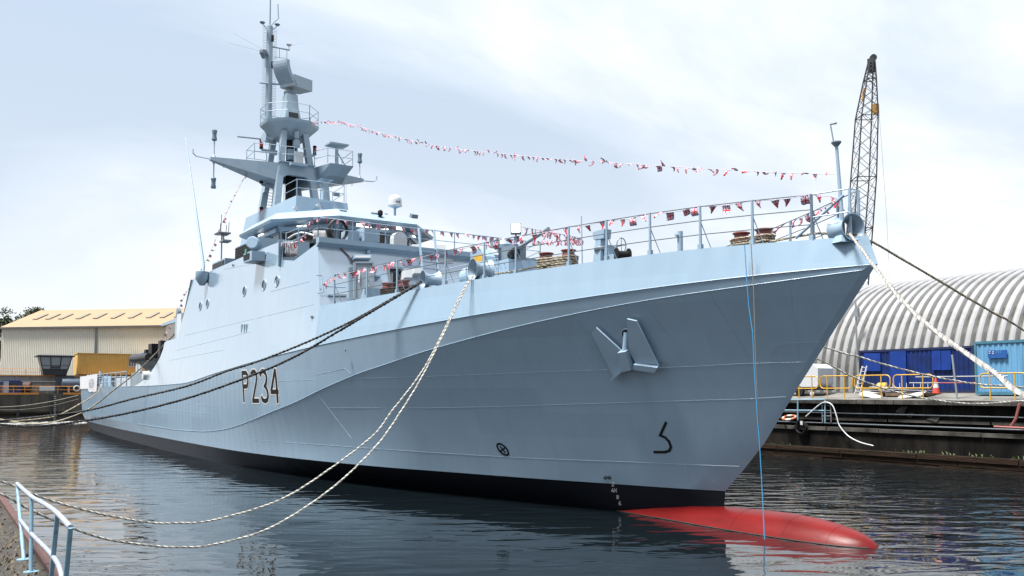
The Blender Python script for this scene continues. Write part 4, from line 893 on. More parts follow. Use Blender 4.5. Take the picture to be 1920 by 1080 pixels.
c = hy(277, 712, -6.6); MB().lathe([(.2, 0), (.35, .06), (.36, .2), (.33, .3), (.3, .6)], (c.x, -6.35, 5.0), (0, -1, 0), 14).build('stern_fairlead', M_WHTS, SHIP, smooth=35)
sr = [(x, -b1(x) + .12, 4.28) for x in (-5.8, -3.5, -1, 1.5, 4, 6.5, 9, 11.5, 14, 16.5, 19, 21.5, 24)]
rail(sr, 1.15, (.34, .67), SHIP, r=.05, wr=.03); rail([(x, -y, z) for x, y, z in sr], 1.15, (.34, .67), SHIP, r=.05, wr=.03)
rail([(-5.9, y, 4.28) for y in (-5.7, -3.8, -1.9, 0, 1.9, 3.8, 5.7)], 1.15, (.34, .67), SHIP, r=.05, wr=.03)
m_ = MB(); pp = V((10.5, -b1(10.5) + .5, 4.28)); m_.loft([[pp + V((a * .9, b * .4, 0)) for a, b in ((-1, -1), (1, -1), (1, 1), (-1, 1))], [pp + V((a * .4, b * .25, 1.0)) for a, b in ((-1, -1), (1, -1), (1, 1), (-1, 1))]]); m_.build('mooring_roller', P_GREY, SHIP)
MB().tube([hy(188, 706, -5), hy(188, 696, -5)], .12, 8).build('deck_post', P_GREY, SHIP)
# banner along the stern rail
def banner():
    m = MB(); rows = []; x0, x1 = -6.1, 8.6; n = 60
    for i in range(n + 1):
        x = lerp(x0, x1, i / n); zb = 4.12 if x < 1 else (3.75 + .10 * abs(math.sin(x)) ); zt = 5.42 + .03 * math.sin(x * 3) + (.08 if x > 0 else 0); y = -b1(x) + .02
        am = .07 if x < .5 else .025
        rows.append([(x, y - .06 - am * math.sin(x * 5.3 + j * .4) , lerp(zb, zt, j / 4)) for j in range(5)])
    m.grid(rows); b = m.build('stern_banner', mat('white_banner_cloth', (.60, .61, .64), .8, var=.06), None, smooth=60, fix=False)
    tag(b, 'white cloth banner hung along the rail at the stern', 'banner')
    def f(s_, t): x = 2.4 + s_; return V((x, -b1(x) - .10, 4.2 + t)), V((0, -1, 0))
    t_ = MB(); text3(t_, 'HMS SPEY', f, .40, .8, .07, .03); t_.build('banner_lettering', mat('banner_ink', (.04, .04, .08), .8), b, fix=False)
banner()
# lit floodlight lashed to a forecastle stanchion
e_ = edge(75.1); lp = e_ + V((0, 0, 1.45)); n_ = (CAMS - lp).normalized()
Rl = (V((.80, -.58, -.12)).normalized()).to_track_quat('X', 'Z').to_matrix()
FLD = thing('floodlight', 'lit square floodlight fixed on top of a forecastle stanchion', 'floodlight', e_ + V((0, 0, 1.15)))
MB().box(lp, (.2, .33, .36), Rl).build('lamp_housing', P_DARK, FLD); MB().box(lp + Rl @ V((.105, .0, .03)), (.012, .27, .27), Rl).build('lamp_face', M_LAMP, FLD); MB().tube([e_ + V((0, 0, 1.15)), lp], .03, 6).build('lamp_stem', P_DARK, FLD)

# ------------------------------------------------------------------ ropes
def smooth_path(pts, step):
    pts = [V(p) for p in pts]; P = [pts[0] * 2 - pts[1]] + pts + [pts[-1] * 2 - pts[-2]]; out_ = []
    for i in range(1, len(P) - 2):
        n = max(1, int((P[i + 1] - P[i]).length / step))
        for k in range(n):
            t = k / n; a, b, c, d = P[i - 1:i + 3]
            out_.append(((b * 2) + (c - a) * t + (a * 2 - b * 5 + c * 4 - d) * t * t + (b * 3 - a - c * 3 + d) * t ** 3) * .5)
    return out_ + [pts[-1]]
def rope_mesh(m, pts, r, pitch, strands=3, n=5, mi=(0, 0, 1)):
    k = len(pts); a = V((0, 0, 1)); t0 = (pts[1] - pts[0]).normalized(); u = t0.cross(a)
    if u.length < .1: u = t0.cross(V((1, 0, 0)))
    u.normalize(); fr = []; dist = 0
    for i in range(k):
        t = (pts[min(i + 1, k - 1)] - pts[max(i - 1, 0)]).normalized(); u = (u - t * u.dot(t)).normalized(); fr.append((u.copy(), t.cross(u), dist))
        if i < k - 1: dist += (pts[i + 1] - pts[i]).length
    for s_ in range(strands):
        P = [pts[i] + (fr[i][0] * math.cos(2 * math.pi * (fr[i][2] / pitch + s_ / strands)) + fr[i][1] * math.sin(2 * math.pi * (fr[i][2] / pitch + s_ / strands))) * r * .52 for i in range(k)]
        m.tube(P, r * .56, n, m=mi[s_ % len(mi)])
def vplane_pts(A, B, px):
    A, B = V(A), V(B); d = B - A; n = V((-d.y, d.x, 0)); return [A] + [hitp(u, v, n, n.dot(A)) for u, v in px] + [B]
def rope(name, label, pts, r, mats, pitch=None, mi=(0, 0, 1), step=None, group=None):
    pitch = pitch or r * 7; m = MB(); rope_mesh(m, smooth_path(pts, step or pitch / 6), r, pitch, mi=mi, n=4)
    o = m.build(name, mats, None, smooth=80, fix=False); return tag(o, label, 'rope', group)
GRP = 'mooring ropes'
RW = [M_ROPEW, M_ROPED]
E1, E2 = V((78.9, -19.35, 2.43)), V((81.3, -19.4, 2.39))
rope('mooring_rope', 'upper of two pale slack mooring ropes drooping to the rail at lower left', vplane_pts(FL1 + V((0, -.3, -.15)), E1, [(868, 545), (800, 682), (733, 773), (700, 816), (620, 878), (525, 937), (401, 975), (328, 981), (273, 979), (182, 962), (91, 937), (0, 902)]), .025, RW, group=GRP)
rope('mooring_rope', 'lower of two pale slack mooring ropes, nearest the water at lower left', vplane_pts(FL1 + V((.05, -.3, -.17)), E2, [(871, 545), (800, 690), (744, 783), (700, 842), (620, 917), (510, 988), (401, 1021), (328, 1026), (273, 1022), (200, 1011), (135, 990), (55, 955), (0, 926)]), .025, RW, group=GRP)
E3, E4 = hy(-70, 795, -18.5), hy(-70, 790, -18.5)
rope('mooring_rope', 'upper of two black spring ropes running aft along the hull', vplane_pts(FL2 + V((0, -.38, -.05)), E3, [(700, 580), (640, 612), (560, 648), (480, 679), (425, 696), (350, 724), (250, 747.5), (150, 772), (0, 789)]), .05, [M_ROPEK, M_ROPEK], step=.15, group=GRP)
rope('mooring_rope', 'lower black spring rope crossing the hull number', vplane_pts(FL2 + V((.05, -.38, -.08)), E4, [(640, 618), (560, 665), (480, 701), (350, 747), (212, 780), (75, 799), (0, 796)]), .055, [M_ROPEK, M_ROPEK], step=.15, group=GRP)
rope('mooring_rope', 'buff stern rope sagging from the banner end to the left', vplane_pts((10.8, -6.3, 4.6), hz(-50, 785, 1.85), [(180, 738), (150, 757), (110, 778), (75, 785), (30, 789), (0, 789)]), .07, [M_ROPEB, M_ROPEG], step=.25, group=GRP)
rope('mooring_rope', 'grey rope running from the boat davit down past the stern', vplane_pts((36.6, -5.2, 8.6), hz(-50, 781, 1.85), [(290, 665), (250, 703), (215, 730), (170, 765), (130, 783), (90, 793), (50, 794), (0, 786)]), .06, [M_ROPEG, M_ROPEB], step=.25, group=GRP)
WE = MI @ V((4.95, 7.0, 3.5))
rope('mooring_rope', 'thick white bow rope stretching from the stem to the right foreground', vplane_pts(FL3 + V((.12, -.03, -.12)), WE, [(1622, 475), (1640, 500), (1680, 550), (1720, 592), (1770, 633), (1820, 668), (1870, 703), (1920, 741)]), .038, [mat('bow_rope_fibre', (.40, .39, .37), .9, var=.2, vscale=25), mat('bow_rope_painted_shade', (.26, .25, .24), .9)], group=GRP, pitch=.3)  # one strand coloured darker to paint in the shading of the twist
WE2 = MI @ V((16.8, 24, 3.5))
rope('mooring_rope', 'thin dark and buff bow rope leading right above the shed', vplane_pts(FL3 + V((.2, .05, -.15)), WE2, [(1640, 456), (1700, 491), (1760, 526), (1800, 550), (1860, 585), (1920, 620)]), .034, [M_ROPEB, M_ROPED], mi=(0, 1, 1), group=GRP)
PS = edge(73.15, 1, .42) + V((0, 0, .3))
rope('mooring_rope', 'upper pale rope leading from behind the bow across the dark blue cabin', vplane_pts(PS, (78.6, 24.3, 3.55), [(1545, 650), (1610, 669), (1660, 684), (1740, 704), (1830, 720), (1920, 727)]), .042, RW, group=GRP)
rope('mooring_rope', 'lower pale rope leading from behind the bow down to the quay edge', vplane_pts(PS, (79.2, 24.2, 3.42), [(1532, 673), (1600, 707), (1680, 735), (1760, 751), (1830, 757), (1920, 752)]), .036, RW, group=GRP)
for lab, pts in (('upper thin grey rope slung across the far dock wall', [(-20, 764), (40, 761), (100, 752), (147, 741)]), ('lower thin grey rope slung across the far dock wall', [(-20, 768), (40, 768), (100, 760), (147, 748)])):
    tag(MB().tube(smooth_path([hx(u, v, -30) for u, v in pts], 1), .045, 5).build('mooring_rope', M_ROPEG), lab, 'rope', GRP)
# lines hanging over the bow
y0 = -edge(82.6).y
tag(MB().tube([hy(u, v, -1.68) for u, v in [(1396, 459), (1400, 522), (1404, 574), (1411, 622), (1415, 707), (1420, 781), (1424, 830), (1428, 900), (1434, 1012)]], .012, 5).build('hanging_line', mat('blue_line', (.03, .30, .62), .7)), 'thin blue line hanging over the bow into the water', 'line')
tag(MB().tube([hy(u, v, -1.64) for u, v in [(1408, 457), (1413, 540), (1417, 685), (1424, 826), (1428, 900), (1433, 1010)]], .013, 5).build('hanging_line', M_ROPED), 'thin black line hanging over the bow beside the blue one', 'line')
# rope turned up on the bollards
def turns(pair, label, mats, z0, z1, n, r, seed):
    rnd = random.Random(seed); m = MB(); a, b = V(pair[0]), V(pair[1]); d = (b - a); d.z = 0; ln = d.length; d.normalize(); sd_ = V((-d.y, d.x, 0))
    for k in range(n):
        z = lerp(z0, z1, k / max(1, n - 1)); rr = .24 + r + rnd.uniform(0, .03); P = []
        for i in range(28):
            t = 2 * math.pi * i / 28; c = math.cos(t); base_ = a if c < 0 else b; off = d * (c * rr) + sd_ * (math.sin(t) * rr * (1 - .12 * (1 - abs(c))))
            P.append(V((base_.x, base_.y, z)) + off + V((0, 0, rnd.uniform(-.012, .012))))
        P.append(P[0]); rope_mesh(m, smooth_path(P, .06), r, r * 6, mi=(0, 1, 1) if len(mats) > 1 else (0,), n=4)
    tag(m.build('coiled_rope', mats, None, smooth=80, fix=False), label, 'rope', 'ropes turned up on bollards')
turns(B1, 'buff and black rope wound round the bollards amidships on the forecastle', [M_ROPEB, M_ROPED], 7.82, 8.2, 6, .036, 1)
turns(B2, 'buff and black rope wound round the bollards nearest the bow', [M_ROPEB, M_ROPED], 7.9, 8.22, 5, .036, 2)
turns(B3, 'black rope wound round the bollards below the ladder', [M_ROPEK], 7.56, 7.98, 6, .042, 3)
rope('deck_rope', 'buff and black rope lying from the bollards to the starboard fairlead', [V(B1[0]) + V((-.2, -.2, -.45)), edge(76, -1, .5) + V((0, 0, .22)), edge(74.6, -1, .45) + V((0, 0, .16)), FL1 + V((.1, .3, -.12))], .036, [M_ROPEB, M_ROPED], mi=(0, 1, 1))
rope('deck_rope', 'buff and black rope lying from the bow bollards to the stem fairlead', [V(B2[1]) + V((.2, -.1, -.4)), edge(84.0, -1, .35) + V((0, 0, .2)), FL3 + V((-.3, 0, -.12))], .034, [M_ROPEB, M_ROPED], mi=(0, 1, 1))

# ------------------------------------------------------------------ bunting
def jack_mat():
    m, t, b = new_mat('bunting_flag_print'); b.inputs['Roughness'].default_value = .8
    uv = N(t, 'ShaderNodeUVMap'); sp = N(t, 'ShaderNodeSeparateXYZ'); L(t, uv.outputs[0], sp.inputs[0])
    def mt(op, a, c=None):
        n = N(t, 'ShaderNodeMath', operation=op)
        for i, x in enumerate([a] + ([c] if c is not None else [])):
            if isinstance(x, (int, float)): n.inputs[i].default_value = x
            else: L(t, x, n.inputs[i])
        return n.outputs[0]
    u, v = mt('SUBTRACT', sp.outputs[0], .5), mt('SUBTRACT', sp.outputs[1], .5)
    cr_ = mt('MINIMUM', mt('ABSOLUTE', u), mt('ABSOLUTE', v)); dg = mt('MINIMUM', mt('ABSOLUTE', mt('SUBTRACT', u, v)), mt('ABSOLUTE', mt('ADD', u, v)))
    col = (0.015, 0.03, 0.22, 1)
    def mixc(fac, a, c):
        n = N(t, 'ShaderNodeMix', data_type='RGBA'); L(t, fac, n.inputs[0])
        for i, x in ((6, a), (7, c)):
            if isinstance(x, tuple): n.inputs[i].default_value = x
            else: L(t, x, n.inputs[i])
        return n.outputs[2]
    Wc, Rc = (.46, .46, .50, 1), (.42, .010, .03, 1)
    x = mixc(mt('LESS_THAN', dg, .12), col, Wc); x = mixc(mt('LESS_THAN', dg, .04), x, Rc); x = mixc(mt('LESS_THAN', cr_, .14), x, Wc); x = mixc(mt('LESS_THAN', cr_, .075), x, Rc)
    L(t, x, b.inputs['Base Color']); return m
M_JACK = jack_mat(); M_STR = mat('bunting_cord', (.55, .52, .6), .8)
FLAGS = []
for k in range(8):
    rnd = random.Random(50 + k); me = bpy.data.meshes.new('bunting_flag'); vs_, fs_, uvs = [], [], []
    nx, nz = 4, 4; tri = k < 6; W_, H_ = .22, .25; cv = rnd.uniform(-.07, .07); sw = rnd.uniform(-.09, .09)
    for j in range(nz + 1):
        for i in range(nx + 1):
            s_, t = i / nx - .5, j / nz; wd = W_ * (1 - .92 * t if tri else 1)
            vs_.append((s_ * wd + sw * t * t, cv * math.sin(t * 3) + .03 * math.sin(s_ * 6 + k), -H_ * t * rnd.uniform(.93, 1.0))); uvs.append((.5 + s_ * (1 - .92 * t if tri else 1), 1 - t))
    for j in range(nz):
        for i in range(nx): a = j * (nx + 1) + i; fs_.append((a, a + 1, a + nx + 2, a + nx + 1))
    me.from_pydata(vs_, [], fs_); ul = me.uv_layers.new(name='UVMap')
    for lp_ in me.loops: ul.data[lp_.index].uv = uvs[lp_.vertex_index]
    me.materials.append(M_JACK); me.shade_smooth(); FLAGS.append(me)
def bunting(label, pts, spacing, size=1.0, sag=0.0, seed=0, wild=.6):
    rnd = random.Random(seed); path = smooth_path(pts, .15)
    st = MB().tube(path[::2] + [path[-1]], .008, 4).build('bunting_string', M_STR); tag(st, label, 'bunting', 'strings of flag bunting')
    org = ORG[st]; acc = spacing * .5
    for i in range(len(path) - 1):
        seg = path[i + 1] - path[i]; acc += seg.length
        if acc >= spacing:
            acc -= spacing; acc += rnd.uniform(-.15, .15) * spacing
            o = bpy.data.objects.new('bunting_flag', rnd.choice(FLAGS)); COL.objects.link(o); o.parent = st
            t = V((seg.x, seg.y, 0)).normalized(); ang = math.atan2(t.y, t.x)
            o.matrix_local = Matrix.Translation(path[i] - org) @ Matrix.Rotation(ang, 4, 'Z') @ Matrix.Rotation(-math.asin(max(-1, min(1, seg.normalized().z))) , 4, 'Y') @ Matrix.Rotation(rnd.gauss(0, wild), 4, 'X') @ Matrix.Rotation(rnd.gauss(0, .15), 4, 'Z') @ Matrix.Scale(size * rnd.uniform(.85, 1.1), 4)
jt2 = hy(1571, 327, 0)
bunting('long string of small flags slung high from mast to jackstaff', vplane_pts((43.3, .9, 21.75), jt2, [(640, 229), (700, 245), (780, 265), (850, 278), (1000, 294), (1150, 305), (1300, 315), (1450, 323)]), .37, .82, seed=1, wild=1.0)
rt = [edge(x) + V((0, 0, 1.2)) for x in SX]; rs_ = [hy(1574, 372, 0)]
for i, p in enumerate(rt): rs_.append(p); (i < len(rt) - 1) and rs_.append((p + rt[i + 1]) / 2 - V((0, 0, .05)))
rs_.append(V((63.0, -5.9, 8.35)))
bunting('string of small flags along the near forecastle guard rail', rs_, .42, 1.0, seed=2, wild=.5)
rp2 = [V((p.x, -p.y, p.z)) for p in rs_[1:-1]]
bunting('string of small flags along the far forecastle guard rail', [rs_[0] + V((0, 0, -.12))] + rp2, .42, 1.0, seed=3, wild=.5)
bunting('string of small flags along the rail below the bridge windows', [hy(528, 455, -6.2), hy(560, 452, -6.1), V((61.5, -5.95, 11.3))] + [V((62.5, y, 11.40)) for y in yt[:-1]] + [V((63.0, 5.6, 11.4)), V((70, 2.6, 10.2)), V((74.8, -3.6, 9.3))], .40, 1.0, seed=4, wild=.3)
bunting('string of small flags slanting from yardarm down towards the stern boat', vplane_pts((42, -2.9, 18.0), (25.2, -5.3, 6.9), [(452, 345), (435, 378), (418, 415), (400, 460), (385, 492), (350, 548), (325, 600), (300, 640)]), .5, 1.0, seed=5, wild=.8)

# ------------------------------------------------------------------ right-hand quay
M_CONC = mat('weathered_concrete', (.105, .098, .088), .85, var=.2, vscale=.8, dark=(.025, .024, .021), dpos=(.38, .62), bump=.5, bscale=5, spec=.15)
M_CONCG = mat('quay_apron_concrete', (.21, .205, .19), .85, var=.2, vscale=.5, dark=(.11, .105, .10), dpos=(.35, .65), bump=.2, bscale=12)
M_WALL = mat('wet_black_quay_wall', (.020, .0175, .015), .7, var=.4, vscale=1.2, vstretch=(1, 1, .25), dark=(.004, .004, .004), dpos=(.35, .65), bump=.6, bscale=4, spec=.08)
M_TIMB = mat('rotten_fender_timber', (.042, .025, .018), .8, var=.4, vscale=3, vstretch=(.2, 1, 2), dark=(.012, .011, .007), dpos=(.35, .65), bump=.8, bscale=10, spec=.08)
QX0, QX1 = -64.0, 150.0
mb = MB(); mb.add([(QX0 - 300, 24.4, 3.40), (QX1 + 250, 24.4, 3.40), (QX1 + 250, 27.5, 3.78), (QX0 - 300, 27.5, 3.78), (QX1 + 250, 500, 3.8), (QX0 - 300, 500, 3.8)], [(0, 1, 2, 3), (3, 2, 4, 5)])
tag(mb.build('quay_ground', M_CONCG, fix=False), 'grey concrete apron of the right-hand quay', 'ground', kind='structure')
QW = thing('quay_wall', 'dark stepped quay wall with timber fenders on the right', 'wall', (70, 24.2, -1))
mb = MB(); prof = [(23.5, -2), (23.5, .62), (24.15, .62), (24.15, 1.72), (24.25, 1.74), (24.95, 1.78), (24.95, 2.25), (24.5, 2.25), (24.5, 3.2)]
mb.grid([[(x, y, z) for y, z in prof] for x in [QX0 + i * 4 for i in range(54)]]); mb.build('wall_face', M_WALL, QW, fix=False)
rnd = random.Random(5)
x = 40.0
while x < 108:
    ln = rnd.uniform(1.1, 2.4); MB().bx(x, x + ln - .03, 24.08 + rnd.uniform(-.03, .03), 25.1, 3.17, 3.405 + rnd.uniform(0, .02)).build('coping_stone', M_CONC, QW); x += ln
MB().bx(QX0, 40, 24.1, 25.1, 3.17, 3.41).build('coping', M_CONC, QW); MB().bx(108, QX1, 24.1, 25.1, 3.17, 3.41).build('coping', M_CONC, QW)
for row, (z0, z1, y0) in enumerate([(-.6, .12, 23.22), (.14, .38, 23.2), (.40, .64, 23.12)]):
    x = 38.0 + row
    while x < 108:
        ln = rnd.uniform(4, 7); MB().bx(x, x + ln - .04, y0 + rnd.uniform(-.02, .02), 23.6, z0, z1 + rnd.uniform(-.015, .015)).build('fender_timber', M_TIMB, QW); x += ln
x = 40.0
while x < 105:
    ln = rnd.uniform(3, 6); MB().bx(x, x + ln - .04, 24.02, 24.4, 1.60, 1.80 + rnd.uniform(-.02, .03)).build('ledge_stone', M_CONC, QW); MB().bx(x + .3, x + ln + .2, 24.45, 24.7, 2.2, 2.36).build('service_beam', M_CONC, QW); x += ln
MB().tube([(40, 24.35, 2.62), (105, 24.35, 2.60)], .045, 6).build('service_pipe', M_WIRE, QW); MB().tube([(40, 24.4, 2.0), (105, 24.4, 2.02)], .05, 6).build('service_pipe', M_WIRE, QW)
for i in range(22):
    c = V((rnd.uniform(58, 84), 24.42, rnd.uniform(2.4, 3.0))); w_, h_ = rnd.uniform(.15, .5), rnd.uniform(.2, .6)
    if i % 5 == 0: MB().prism([c + V((-w_, 0, 0)), c + V((w_ * .3, 0, -h_ * .4)), c + V((w_, 0, h_ * .6)), c + V((0, 0, h_ * .5))], (0, -.03, 0)).build('spalled_patch', M_CONC, QW)
# weeds along the fender
mb = MB()
for i in range(120):
    x = rnd.choice([rnd.uniform(70, 80), rnd.uniform(60, 90)]); p = V((x, rnd.uniform(23.6, 24.1), .62)); h_ = rnd.uniform(.05, .22); a = rnd.uniform(0, 6.3); d = V((math.cos(a), math.sin(a), 0)) * .06
    mb.add([p, p + d + V((0, 0, h_ * .6)), p + d * 1.6 + V((0, 0, h_)), p + d.cross(V((0, 0, 1))) + V((0, 0, h_ * .6))], [(0, 1, 2, 3)])
tag(mb.build('weeds', mat('weed_green', (.06, .10, .025), .8, var=.3), fix=False), 'low green weeds growing on the fender ledge', 'weeds', kind='stuff')
mb = MB()
for i in range(1500):
    p = V((rnd.uniform(58, 86), rnd.uniform(24.9, 25.7), 3.42)); h_ = rnd.uniform(.03, .10); d = V((rnd.uniform(-.05, .05), rnd.uniform(-.05, .05), 0)); mb.add([p, p + V((.03, 0, 0)), p + d + V((0, 0, h_))], [(0, 1, 2)])
tag(mb.build('grass_tufts', mat('dry_moss_grass', (.16, .15, .05), .9, var=.3), fix=False), 'yellow green grass tufts behind the quay coping', 'grass', kind='stuff')
# yellow barriers
def barrier(x0, x1, label):
    t = thing('barrier', label, 'barrier', ((x0 + x1) / 2, 24.8, 3.42), 'yellow tube barriers along the quay edge'); r = .035; zt, zb_ = 4.78, 4.05; c = .22; lp_ = []
    for cx, cz, a0 in ((x1 - c, zt - c, 90), (x1 - c, zb_ + c, 0), (x0 + c, zb_ + c, -90), (x0 + c, zt - c, -180)):
        for k in range(5): a = rad(a0 - k * 22.5); lp_.append((cx + c * math.cos(a), 24.8, cz + c * math.sin(a)))
    MB().tube(lp_, r, 7, closed=True).build('barrier_hoop', M_YEL, t, smooth=60)
    for f in (.22, .75): x = lerp(x0, x1, f); MB().tube([(x, 24.8, 3.42), (x, 24.8, zt + .04)], r, 7).build('barrier_post', M_YEL, t, smooth=60)
for (a, b), lab in zip([(62.9, 64.7), (64.85, 67.05), (67.2, 69.45), (69.65, 71.95), (74.45, 76.75)],
    ['yellow barrier nearest the ship stem beside the white trailer', 'yellow barrier between the trailer and the dark blue cabin', 'yellow barrier in front of the stepladder and pallets', 'yellow barrier left of the traffic cone', 'yellow barrier in front of the light blue container']): barrier(a, b, lab)
# containers
def corr_panel(m, x0, x1, y, z0, z1, pitch=.28, dep=.035, sgn=-1):
    P = []; x = x0
    while x < x1 - .01:
        for f, d in ((0, 0), (.3, 0), (.42, 1), (.8, 1), (.92, 0)): P.append((min(x + pitch * f, x1), d * dep))
        x += pitch
    P.append((x1, 0)); m.grid([[(px_, y - sgn * d * 1.0, z0), (px_, y - sgn * d, z1)] for px_, d in P])
def container(name, label, x0, x1, y0, y1, z0, z1, m, mf):
    t = thing(name, label, 'container', ((x0 + x1) / 2, (y0 + y1) / 2, z0))
    mb = MB(); corr_panel(mb, x0 + .1, x1 - .1, y0 + .02, z0 + .15, z1 - .12); mb.build('front_panel', m, t, fix=False)
    mb = MB(); mb.bx(x0 + .03, x1 - .03, y0 + .1, y1, z0 + .05, z1 - .03); mb.build('body', m, t)
    fr = MB()
    for x in (x0, x1 - .12): fr.bx(x, x + .12, y0 - .03, y0 + .12, z0, z1)
    fr.build('corner_post', mf, t); MB().bx(x0 + .12, x1 - .12, y0 - .02, y0 + .1, z1 - .13, z1).build('top_rail', mf, t); MB().bx(x0 + .12, x1 - .12, y0 - .02, y0 + .1, z0, z0 + .16).build('bottom_rail', mf, t)
    return t
M_DB = mat('dark_blue_cabin_paint', (.006, .028, .17), .5, spec=.3, var=.3, vscale=.9, dark=(.004, .014, .06), dpos=(.3, .62)); M_DB2 = mat('blue_door_paint', (.006, .038, .24), .5, spec=.3, var=.15)
CA = container('site_cabin', 'dark blue steel site cabin standing by the ribbed shed', 64.8, 72.05, 28.7, 31.2, 3.82, 6.42, M_DB, mat('dark_cabin_frame', (.006, .015, .07), .5))
for u0, v0, u1, v1, nm in [(1622, 662, 1637, 696, 'shutter'), (1638, 662, 1652, 696, 'shutter'), (1672, 658, 1700, 728, 'cabin_door'), (1750, 657, 1765, 694, 'shutter'), (1767, 657, 1784, 694, 'shutter')]:
    a, b = hy(u0, v1, 28.7), hy(u1, v0, 28.7); MB().bx(a.x, b.x, 28.6, 28.72, max(a.z, 3.9), b.z).build(nm, M_DB2, CA)
M_LB = mat('sky_blue_container_paint', (.13, .34, .56), .5, var=.12, vscale=1.5, vstretch=(3, 1, .3), dark=(.09, .24, .40), dpos=(.25, .5))
LB = container('shipping_container', 'light blue shipping container at the right edge', 73.4, 79.5, 26.3, 28.7, 3.7, 6.5, M_LB, mat('container_frame_blue', (.05, .17, .25), .55, var=.3))
a, b = hy(1853, 672, 26.25), hy(1888, 656, 26.25); SG = MB().bx(a.x, b.x, 26.21, 26.27, a.z, b.z).build('sign_board', mat('sign_blue', (.01, .09, .33), .5, var=.15, vscale=8), LB)
for k, (u, v) in enumerate([(1855.5, 659.2), (1855.5, 662.5), (1862, 659.8), (1862, 663)]): c = hy(u, v, 26.19); MB().box(c, (.07, .02, .05)).build('sign_mark', M_WHT, LB)
for k in range(5): MB().bx(a.x + .45 + .1 * k, a.x + .5 + .1 * k, 26.2, 26.205, a.z + .24, a.z + .40).build('sign_mark', mat('sign_faded', (.05, .18, .42), .6), LB) if k < 3 else None
# ribbed shed
M_RIB = mat('weathered_white_roof_sheet', (.30, .305, .32), .6, var=.1, vscale=.35, vstretch=(1, 1, 1), dark=(.16, .16, .155), dpos=(.3, .55), bump=.0)
M_VAL = mat('mossy_roof_valley', (.10, .10, .09), .85, var=.3, vscale=1.2, dark=(.03, .032, .026), dpos=(.35, .65))
SHD = thing('arched_shed', 'large arched shed of ribbed white sheeting on the right', 'building', (70, 46, 3.8))
def arc(t): a = math.pi * t; return 46 - 13.2 * math.copysign(abs(math.cos(a)) ** .62, math.cos(a)), 3.8 + 8.3 * math.sin(a) ** .9
RP_ = 0.66
mb = MB(); segs = 30
cross = [(0, .0), (.05, .13), (.15, .19), (.30, .19), (.40, .13), (.45, .0)]
rows = []
for i in range(segs + 1):
    t = i / segs; y, z = arc(t); y2, z2 = arc(min(1, t + .01)); y1_, z1_ = arc(max(0, t - .01)); n = V((0, -(z2 - z1_), (y2 - y1_))).normalized()
    if n.y > 0 and t < .5: n = -n
    rows.append([V((cx, y, z)) + n * h_ for cx, h_ in cross])
mb.grid(rows); me0 = mb.build('roof_panel', M_RIB, SHD, fix=True, smooth=30)
def rowgrid(m, cs):
    rr = []
    for i in range(segs + 1):
        t = i / segs; y, z = arc(t); rr.append([V((cx, y, z)) for cx in cs])
    m.grid(rr)
mb = MB(); rowgrid(mb, (.44, .67)); mv0 = mb.build('roof_valley', M_VAL, SHD, fix=True)
base_x = 38.0; first = True
for i in range(88):
    for o0 in (me0, mv0):
        if i == 0: o = o0
        else: o = o0.copy(); COL.objects.link(o); o.parent = SHD; ORG[o] = ORG[SHD]
        o.location = (base_x + i * RP_, 0, 0)
MB().prism([(37.9, *arc(i / 20)) for i in range(21)], (.05, 0, 0)).build('end_wall', M_RIB, SHD); MB().prism([(96.3, *arc(i / 20)) for i in range(21)], (.05, 0, 0)).build('end_wall', M_RIB, SHD)
# cone, ladder, trailer, sheets on pallets, poles
c = V((70.8, 27, 3.74)); CN = thing('traffic_cone', 'red and white traffic cone beside the dark blue cabin', 'traffic cone', c)
MB().lathe([(.21, .03), (.15, .34)], c, (0, 0, 1), 14).build('cone_base', mat('cone_red', (.6, .06, .03), .5), CN); MB().lathe([(.15, .34), (.10, .6)], c, (0, 0, 1), 14).build('cone_band', M_WHT, CN); MB().lathe([(.10, .6), (.03, .95)], c, (0, 0, 1), 14).build('cone_tip', bpy.data.materials['cone_red'], CN); MB().bx(c.x - .24, c.x + .24, c.y - .24, c.y + .24, c.z, c.z + .03).build('cone_foot', bpy.data.materials['cone_red'], CN)
p0, p1 = hy(1603, 740, 27.0), hy(1608, 686, 27.0); SL = thing('stepladder', 'white stepladder leaning by the corner of the dark blue cabin', 'ladder', (p0.x, 27, 3.72))
for dx_ in (0, .36): MB().beam((p0.x + dx_, 27, 3.74), (p1.x + dx_ * .8, 27.5, p1.z), .05, .07).build('stile', M_WHT, SL)
for k in range(7): t = (k + .6) / 7; a = V((lerp(p0.x, p1.x, t), lerp(27, 27.5, t), lerp(3.74, p1.z, t))); MB().beam(a, a + V((lerp(.36, .29, t), 0, 0)), .1, .03).build('step', M_WHT, SL)
tr = hy(1512, 720, 26.0); TRL = thing('white_trailer', 'white box trailer half hidden behind the ship stem', 'trailer', (tr.x, 26.4, 3.6))
x0 = hy(1534, 720, 25.6).x
MB().prism([(x0 - 2.6, 25.6, 4.15), (x0 - .1, 25.6, 4.15), (x0, 25.6, 4.4), (x0, 25.6, 5.3), (x0 - .35, 25.6, 5.55), (x0 - 2.6, 25.6, 5.7)], (0, 1.5, 0)).build('trailer_body', M_WHTS, TRL)
MB().bx(x0 - 2.6, x0 + .1, 25.7, 27, 3.95, 4.15).build('trailer_chassis', M_BLK, TRL); MB().lathe([(.3, 0), (.3, .18), (.12, .2)], (x0 - 1.4, 25.75, 3.9), (0, -1, 0), 16).build('trailer_wheel', M_BLK, TRL, smooth=30); MB().lathe([(.13, 0), (.13, .09), (.05, .1)], (x0 - .35, 25.5, 3.72), (0, -1, 0), 14).build('jockey_wheel', M_WHT, TRL)
PL = thing('sheet_stack', 'stack of white sheets and brackets on wooden pallets behind the barriers', 'stack', (69, 26.2, 3.6))
